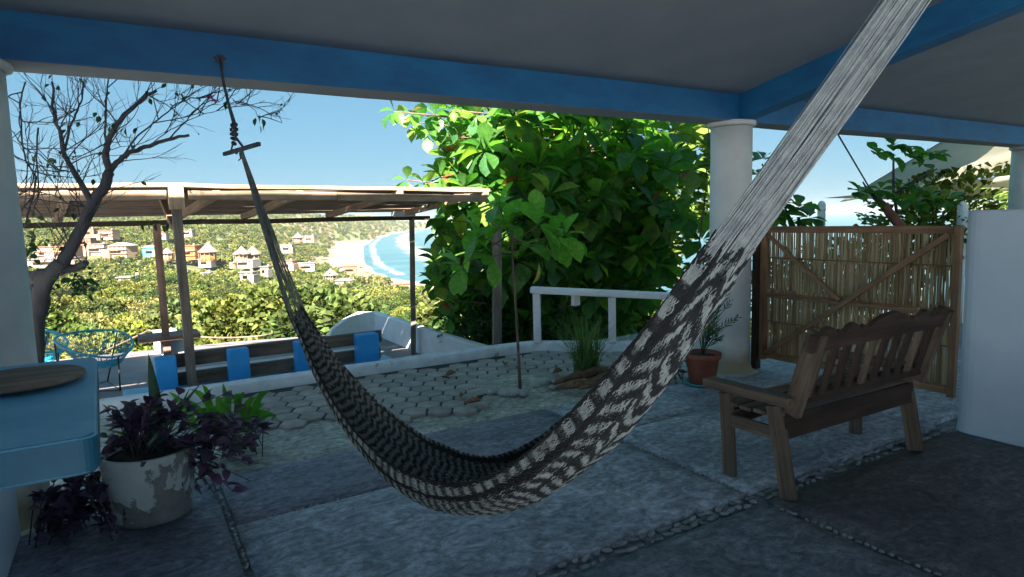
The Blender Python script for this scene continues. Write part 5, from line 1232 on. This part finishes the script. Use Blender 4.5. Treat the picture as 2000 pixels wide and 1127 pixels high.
def house(px0, px1, pyb, Y, hpx, wall, roof, label, floors=1, flat=True):
    X = ((px0+px1)/2-1000)/F*Y; yh = 427.5-((px0+px1)/2-1000)*.0253; W_ = (px1-px0)*.86/F*Y; Hh = hpx*.8/F*Y; zb = HC-(pyb-yh)/F*Y
    p = cp(X, Y); t = thing('house', label, 'house', (p.x, p.y, zb), 'village houses on the far hillside', -YAW+random.uniform(-.25, .25)); Dp = W_*.7
    houses.append((X, Y-3, W_*.62)); houses.append((X, Y-14, W_*.5)); houses.append((X, Y-26, W_*.36))
    bx('wall', (-W_/2, -Dp/2, -3), (W_/2, Dp/2, Hh), wall, t, 0)
    fh = Hh/floors; rr = random.Random(label); sd = rr.choice((-1, 1)); wa = W_*rr.uniform(.3, .5)
    bx('annex', (sd*W_*.5-wa*.5, -Dp/2-2.2, -3), (sd*W_*.5+wa*.5, Dp*.2, Hh*rr.uniform(.35, .6)), rr.choice(('wall_peach', 'wall_white_far', 'wall_ochre')), t, 0)
    bx('awning', (-W_*.3, -Dp/2-2.6, Hh*.38), (W_*.22, -Dp/2-.05, Hh*.42), rr.choice(('thatch', 'roof_red')), t, 0)
    for f_ in range(floors):
        n = max(2, int(W_/3.6))
        for i in range(n):
            x = -W_/2+W_*(i+.5)/n; ww = W_/n*.24; z0 = fh*f_+fh*.28; z1 = fh*f_+fh*.72
            o = bx('window', (x-ww, -Dp/2-.04, z0), (x+ww, -Dp/2+.1, z1), 'window_shade', t, 0)
        if floors > 1: bx('balcony', (-W_/2-.2, -Dp/2-1.2, fh*f_+fh*.0-.1), (W_/2+.2, -Dp/2, fh*f_+.15), 'wall_white_far', t, 0)
    if roof:
        if flat: bx('roof', (-W_/2-.6, -Dp/2-.8, Hh+.01), (W_/2+.6, Dp/2+.6, Hh+.35), roof, t, 0)
        else:
            bm = bmesh.new(); a = [bm.verts.new(q) for q in ((-W_/2-.9, -Dp/2-.9, Hh), (W_/2+.9, -Dp/2-.9, Hh), (W_/2+.9, Dp/2+.9, Hh), (-W_/2-.9, Dp/2+.9, Hh))]; b = [bm.verts.new(q) for q in ((-W_/4, 0, Hh+W_*.16), (W_/4, 0, Hh+W_*.16))]
            for q in ((a[0], a[1], b[1], b[0]), (a[2], a[3], b[0], b[1]), (a[1], a[2], b[1]), (a[3], a[0], b[0]), (a[3], a[2], a[1], a[0])): bm.faces.new(q)
            finish(bm, 'roof', roof, t)
    bx('water_tank', (W_*.15, 0, Hh+.3), (W_*.15+1.2, 1.2, Hh+1.5), 'wall_white_far', t, .1) if flat and roof else None
    return t
def palapa(px0, px1, pyb, Y, hpx, label, wall='wall_ochre'):
    X = ((px0+px1)/2-1000)/F*Y; yh = 427.5-((px0+px1)/2-1000)*.0253; r_ = (px1-px0)/2/F*Y*1.2; Hh = hpx*.9/F*Y; zb = HC-(pyb-yh)/F*Y
    p = cp(X, Y); t = thing('palapa', label, 'thatched hut', (p.x, p.y, zb), 'thatched huts of the village'); houses.append((X, Y-3, r_*1.1)); houses.append((X, Y-14, r_*.9))
    bm = bmesh.new(); lathe(bm, [(r_, Hh*.36), (r_*.98, Hh*.40), (r_*.62, Hh*.60), (r_*.30, Hh*.80), (r_*.06, Hh*.99), (.001, Hh)], 20, wob=.08); finish(bm, 'roof', 'thatch', t)
    bm = bmesh.new(); lathe(bm, [(r_*.68, -3), (r_*.68, Hh*.38)], 12); finish(bm, 'wall', wall, t)
    for k in range(5):
        a = -YAW-PI/2+(k-2)*.5; bx('post', (r_*.86*math.cos(a)-.12, r_*.86*math.sin(a)-.12, -1), (r_*.86*math.cos(a)+.12, r_*.86*math.sin(a)+.12, Hh*.4), 'bark_pale', t, 0)
    return t
house(78, 112, 498, 440, 20, 'wall_peach', 'roof_red', 'peach house with red-brown roof low at the left end of the village', 2); house(112, 160, 500, 430, 24, 'wall_ochre', 'roof_red', 'large ochre house under the bare tree fork', 2)
house(60, 150, 512, 415, 9, 'wall_white_far', 'roof_grey', 'long low white building at the foot of the left houses'); house(150, 190, 475, 480, 12, 'wall_brick', 'roof_grey', 'brick house with pale roof behind the bare tree trunk')
house(168, 198, 457, 560, 13, 'wall_brick', 'roof_red', 'highest red-brown house left in the village'); house(203, 237, 461, 550, 14, 'wall_peach', 'roof_red', 'orange-tinted house high up beside the red-brown one', 2)
house(180, 222, 490, 455, 17, 'wall_white_far', 'roof_grey', 'white house with broad grey roof below the brick house', 2); house(220, 268, 494, 448, 18, 'wall_peach', 'roof_grey', 'two-storey pale house with grey roof left of the turquoise one', 2, False)
house(285, 318, 493, 452, 13, 'wall_turquoise', 'roof_grey', 'turquoise house beside the left rear pergola post', 1, False); house(314, 333, 461, 555, 10, 'wall_orange', 'roof_grey', 'small orange house high between the pergola posts')
house(357, 395, 498, 445, 23, 'wall_orange', 'roof_red', 'bright orange two-storey house right of the near pergola post', 2); house(362, 386, 456, 600, 8, 'wall_white_far', 'roof_grey', 'small pale house high above the orange one')
palapa(318, 342, 501, 440, 20, 'thatched hut partly hidden by the near pergola post'); palapa(393, 427, 503, 440, 34, 'tall pointed thatched hut beside the bright orange house', 'wall_orange')
palapa(460, 490, 505, 455, 28, 'left one of the twin thatched huts right of the orange house'); palapa(480, 513, 506, 462, 29, 'right one of the twin thatched huts right of the orange house')
house(462, 508, 514, 445, 10, 'wall_white_far', None, 'low white wall building under the twin thatched huts'); house(391, 420, 513, 440, 9, 'wall_white_far', 'roof_grey', 'low white house below the tall pointed hut')
house(234, 280, 552, 235, 14, 'wall_white_far', 'roof_grey', 'pale flat-roofed house alone among the trees in the valley'); house(548, 580, 520, 480, 14, 'wall_peach', 'roof_red', 'peach house behind the hammock strings near the beach')
house(551, 577, 487, 560, 12, 'wall_white_far', 'roof_grey', 'white house on the slope behind the hammock strings'); palapa(576, 597, 470, 720, 18, 'dark thatched hut on the slope left of the beach'); house(600, 622, 468, 760, 10, 'wall_peach', 'roof_grey', 'peach house on the slope just left of the beach')
palapa(632, 660, 545, 430, 24, 'thatched beach hut in front of the near end of the sand'); house(668, 699, 528, 520, 11, 'wall_brick', 'roof_red', 'red-roofed beach house between the palms', 1, False); house(655, 690, 560, 400, 16, 'wall_white_far', 'thatch', 'grey-roofed low building before the palms', 1, False)
house(580, 618, 522, 500, 11, 'wall_white_far', 'roof_grey', 'white row house on the left of the sand'); house(762, 802, 566, 400, 15, 'wall_peach', 'roof_red', 'peach house beside the slim right pergola post'); house(718, 738, 575, 380, 12, 'wall_white_far', 'roof_grey', 'small white house below the palms')
house(470, 500, 540, 330, 11, 'wall_white_far', 'roof_grey', 'white cottage among trees below the twin huts'); house(395, 412, 540, 330, 9, 'wall_white_far', 'roof_grey', 'small white cottage below the tall hut'); house(510, 530, 530, 380, 12, 'wall_peach', 'roof_grey', 'peach cottage left of the hammock strings')

LMK = ((95, 'beside the left column'), (150, 'under the bare tree trunk'), (215, 'behind the string chair'), (285, 'just left of the bollard'), (345, 'between the two left pergola posts'), (400, 'just right of the near left post'), (455, 'behind the first gap of the blue bench'), (510, 'above the second blue block'), (575, 'left of the hammock strings'), (640, 'right of the hammock strings'), (700, 'above the left end of the parapet'), (770, 'above the parapet corner'), (830, 'behind the slim right pergola post'), (2000, 'under the left edge of the big tree'))
RW = ('nearest', 'second', 'third', 'fourth', 'fifth', 'sixth', 'seventh', 'eighth', 'ninth', 'tenth', 'eleventh', 'twelfth', 'thirteenth', 'fourteenth', 'fifteenth')
seen_l = {}
def tree_label(kind, sx, row):
    l = f"{kind} {[b for a, b in LMK if sx < a][0]}, {RW[min(row, 14)]} row from the deck"; seen_l[l] = seen_l.get(l, 0)+1
    return l if seen_l[l] == 1 else l.replace(kind, ('paler ', 'rounder ', 'lower ', 'taller ')[min(3, seen_l[l]-2)]+kind)
def plant_tree(var, X, Y, s, label=None, grp=None, dz=0):
    p = cp(X, Y); sx = 1000+F*X/Y; z = gz(sx, Y)-.3+dz; cm, tm = var
    t = bpy.data.objects.new('tree', None); COL.objects.link(t); t.location = (p.x, p.y, z); t.rotation_euler.z = random.uniform(0, 6.28); t.scale = (s, s, s*random.uniform(.85, 1.2))
    for nm, me in (('crown', cm), ('trunk', tm)): o = bpy.data.objects.new(nm, me); COL.objects.link(o); o.parent = t
    tag(t, label, 'tree', grp); return t
LT = ['full-crowned green tree on the slope just beyond the lower deck', 'low bushy tree on the slope just beyond the lower deck', 'leafy tree in the valley below the village', 'small bushy tree in the valley below the village']
r_ = random.Random(77); pts = []
Y = 17.0; cntr = 0; row = -1
while Y < 72:
    X0_, X1_ = (-120-1000)/F*Y, (1010-1000)/F*Y; st_ = 2.7+Y*.028
    X = X0_+r_.uniform(0, st_); row += 1
    while X < X1_:
        xx, yy = X+r_.uniform(-.3, .3)*st_, Y+r_.uniform(-.35, .35)*st_
        big = r_.random() < min(.75, .1+yy/80) and yy > 26
        k = r_.randint(0, 4) if big else 5+r_.randint(0, 2); s = r_.uniform(.6, 1.3)
        if r_.random() < .10: X += st_*.5; continue
        if yy < 24: s *= .72
        if cntr < 298:
            plant_tree(near[k], xx, yy, s, tree_label('full-crowned tree' if big else 'bushy tree', 1000+F*xx/yy, row), 'trees of the slope below the deck'); cntr += 1
        else: pts.append((xx, yy, s, k))
        X += st_
    Y += st_*.85
print('individual trees', cntr)
# far wood: one mass, instanced on points
def scatter(name, variants, P, kind_):
    vs = []; 
    for m_ in variants:
        bm = bmesh.new(); bm.from_mesh(m_[0]); n0 = len(bm.faces); bm.from_mesh(m_[1])
        for i, f in enumerate(bm.faces): f.material_index = 0 if i < n0 else 1
        me_ = bpy.data.meshes.new('wood_tree'); bm.to_mesh(me_); bm.free(); me_.materials.append(m_[0].materials[0]); me_.materials.append(m_[1].materials[0]); vs.append(bpy.data.objects.new('wood_tree', me_))
    c = bpy.data.collections.new(name+'_sources')
    for o in vs: c.objects.link(o)
    me_ = bpy.data.meshes.new(name); me_.from_pydata([p[:3] for p in P], [], []); a = me_.attributes.new('sz', 'FLOAT', 'POINT'); a.data.foreach_set('value', [p[3] for p in P])
    a = me_.attributes.new('rz', 'FLOAT_VECTOR', 'POINT'); a.data.foreach_set('vector', [x for p in P for x in (0, 0, random.uniform(0, 6.28))])
    o = link(name, me_); g = bpy.data.node_groups.new(name, 'GeometryNodeTree'); g.interface.new_socket('Geometry', in_out='INPUT', socket_type='NodeSocketGeometry'); g.interface.new_socket('Geometry', in_out='OUTPUT', socket_type='NodeSocketGeometry')
    N = g.nodes; L = g.links; gi_ = N.new('NodeGroupInput'); go = N.new('NodeGroupOutput'); ip = N.new('GeometryNodeInstanceOnPoints'); ci = N.new('GeometryNodeCollectionInfo'); ci.inputs[0].default_value = c; ci.inputs[1].default_value = True; ci.inputs[2].default_value = True
    ip.inputs['Pick Instance'].default_value = True; ns = N.new('GeometryNodeInputNamedAttribute'); ns.data_type = 'FLOAT'; ns.inputs[0].default_value = 'sz'; nr = N.new('GeometryNodeInputNamedAttribute'); nr.data_type = 'FLOAT_VECTOR'; nr.inputs[0].default_value = 'rz'
    L.new(gi_.outputs[0], ip.inputs['Points']); L.new(ci.outputs[0], ip.inputs['Instance']); L.new(ns.outputs[0], ip.inputs['Scale']); L.new(nr.outputs[0], ip.inputs['Rotation']); L.new(ip.outputs[0], go.inputs[0])
    md = o.modifiers.new('scatter', 'NODES'); md.node_group = g; o['kind'] = 'stuff'; return o
P = []
for X, Y, s, k in pts:
    p = cp(X, Y); P.append((p.x, p.y, gz(1000+F*X/Y, Y)-.3, s))
Y = 72.0
while Y < 240:
    st_ = 3.2+Y*.008; X = -1.0*Y
    while X < .06*Y:
        xx, yy = X+r_.uniform(-.4, .4)*st_, Y+r_.uniform(-.4, .4)*st_; sx = 1000+F*xx/yy
        if jungle_ok(xx, yy) and r_.random() < .93: p = cp(xx, yy); P.append((p.x, p.y, gz(sx, yy)-.4, r_.choice((.5, .7, .9, 1.1, 1.3, 1.6))*r_.uniform(.85, 1.15)))
        X += st_
    Y += st_*.9
# slope on the right, seen under the big tree and through the gate
Y = 24.0
while Y < 110:
    st_ = 3.4; X = .06*Y
    while X < 1.1*Y:
        p = cp(X+r_.uniform(-1, 1), Y+r_.uniform(-1, 1)); P.append((p.x, p.y, gz(1000+F*X/Y, Y)-.3, r_.uniform(.6, 1.05))); X += st_
    Y += st_
scatter('valley_wood', near, P, 0); print('wood', len(P))
P = []
Y = 240.0
while Y < 3900:
    st_ = 4.4+Y*.0085; X = -1.0*Y
    while X < -.10*Y:
        xx, yy = X+r_.uniform(-.45, .45)*st_, Y+r_.uniform(-.45, .45)*st_; sx = 1000+F*xx/yy; z = gz(sx, yy)
        clear = noise.noise((xx/45, yy/45, 8)) > (.34 if Y > 380 else .5)
        if z > SEA+2.3 and jungle_ok(xx, yy) and not clear and -60 < sx < 870: p = cp(xx, yy); P.append((p.x, p.y, z-.6, r_.uniform(.6, 1.15)*(1+max(0, Y-900)/2600)))
        X += st_
    Y += st_
scatter('hillside_wood', farm, P, 1); print('far wood', len(P))
# palms one can tell apart
for i, (px, py, Y, s, lab) in enumerate(((552, 540, 400, .75, 'coconut palm left of the near end of the sand'), (645, 552, 400, .8, 'palm at the thatched beach hut'), (706, 545, 420, 1.05, 'tallest palm at the near end of the beach'), (716, 552, 400, .9, 'palm directly right of the tallest beach palm'), (728, 560, 390, .95, 'palm in the middle of the beach palm row'), (740, 562, 380, .85, 'palm near the right end of the beach palm row'), (750, 565, 370, .8, 'rightmost palm of the beach palm row'), (435, 508, 440, .8, 'palm between the tall pointed hut and the twin huts'), (445, 512, 430, .7, 'smaller palm just left of the twin huts'), (205, 470, 520, .8, 'palm between the high houses on the left'), (470, 508, 448, .6, 'little palm in front of the twin huts'), (612, 512, 520, .7, 'palm left of the sand above the white row house'), (690, 555, 405, .85, 'palm right behind the red-roofed beach house'), (1330, 560, 24, .35, 'yellow-green coconut palm glimpsed right of the big tree'))):
    X = (px-1000)/F*Y; yh = 427.5-(px-1000)*.0253; zb = HC-(py-yh)/F*Y; p = cp(X, Y); t = thing('palm_tree', lab, 'palm', (p.x, p.y, zb), 'palms'); t.scale = (s,)*3; t.rotation_euler.z = i*1.7
    for nm, me_ in (('crown', palms[i % 2][0]), ('trunk', palms[i % 2][1])): o = bpy.data.objects.new(nm, me_); COL.objects.link(o); o.parent = t

# ---- air: even haze over the bay
hz = bpy.data.meshes.new('haze'); bm = bmesh.new(); box(bm, (1500, 6500, 8), (46000, 22000, 140)); bm.to_mesh(hz); bm.free()
hm_ = bpy.data.materials.new('haze'); hm_.use_nodes = True; N = hm_.node_tree.nodes; N.clear(); pv = N.new('ShaderNodeVolumePrincipled'); ou = N.new('ShaderNodeOutputMaterial'); hm_.node_tree.links.new(pv.outputs[0], ou.inputs['Volume'])
pv.inputs['Color'].default_value = (.80, .88, .96, 1); pv.inputs['Density'].default_value = .00007; pv.inputs['Anisotropy'].default_value = .2
hz.materials.append(hm_); tag(link('haze', hz), kind='stuff')
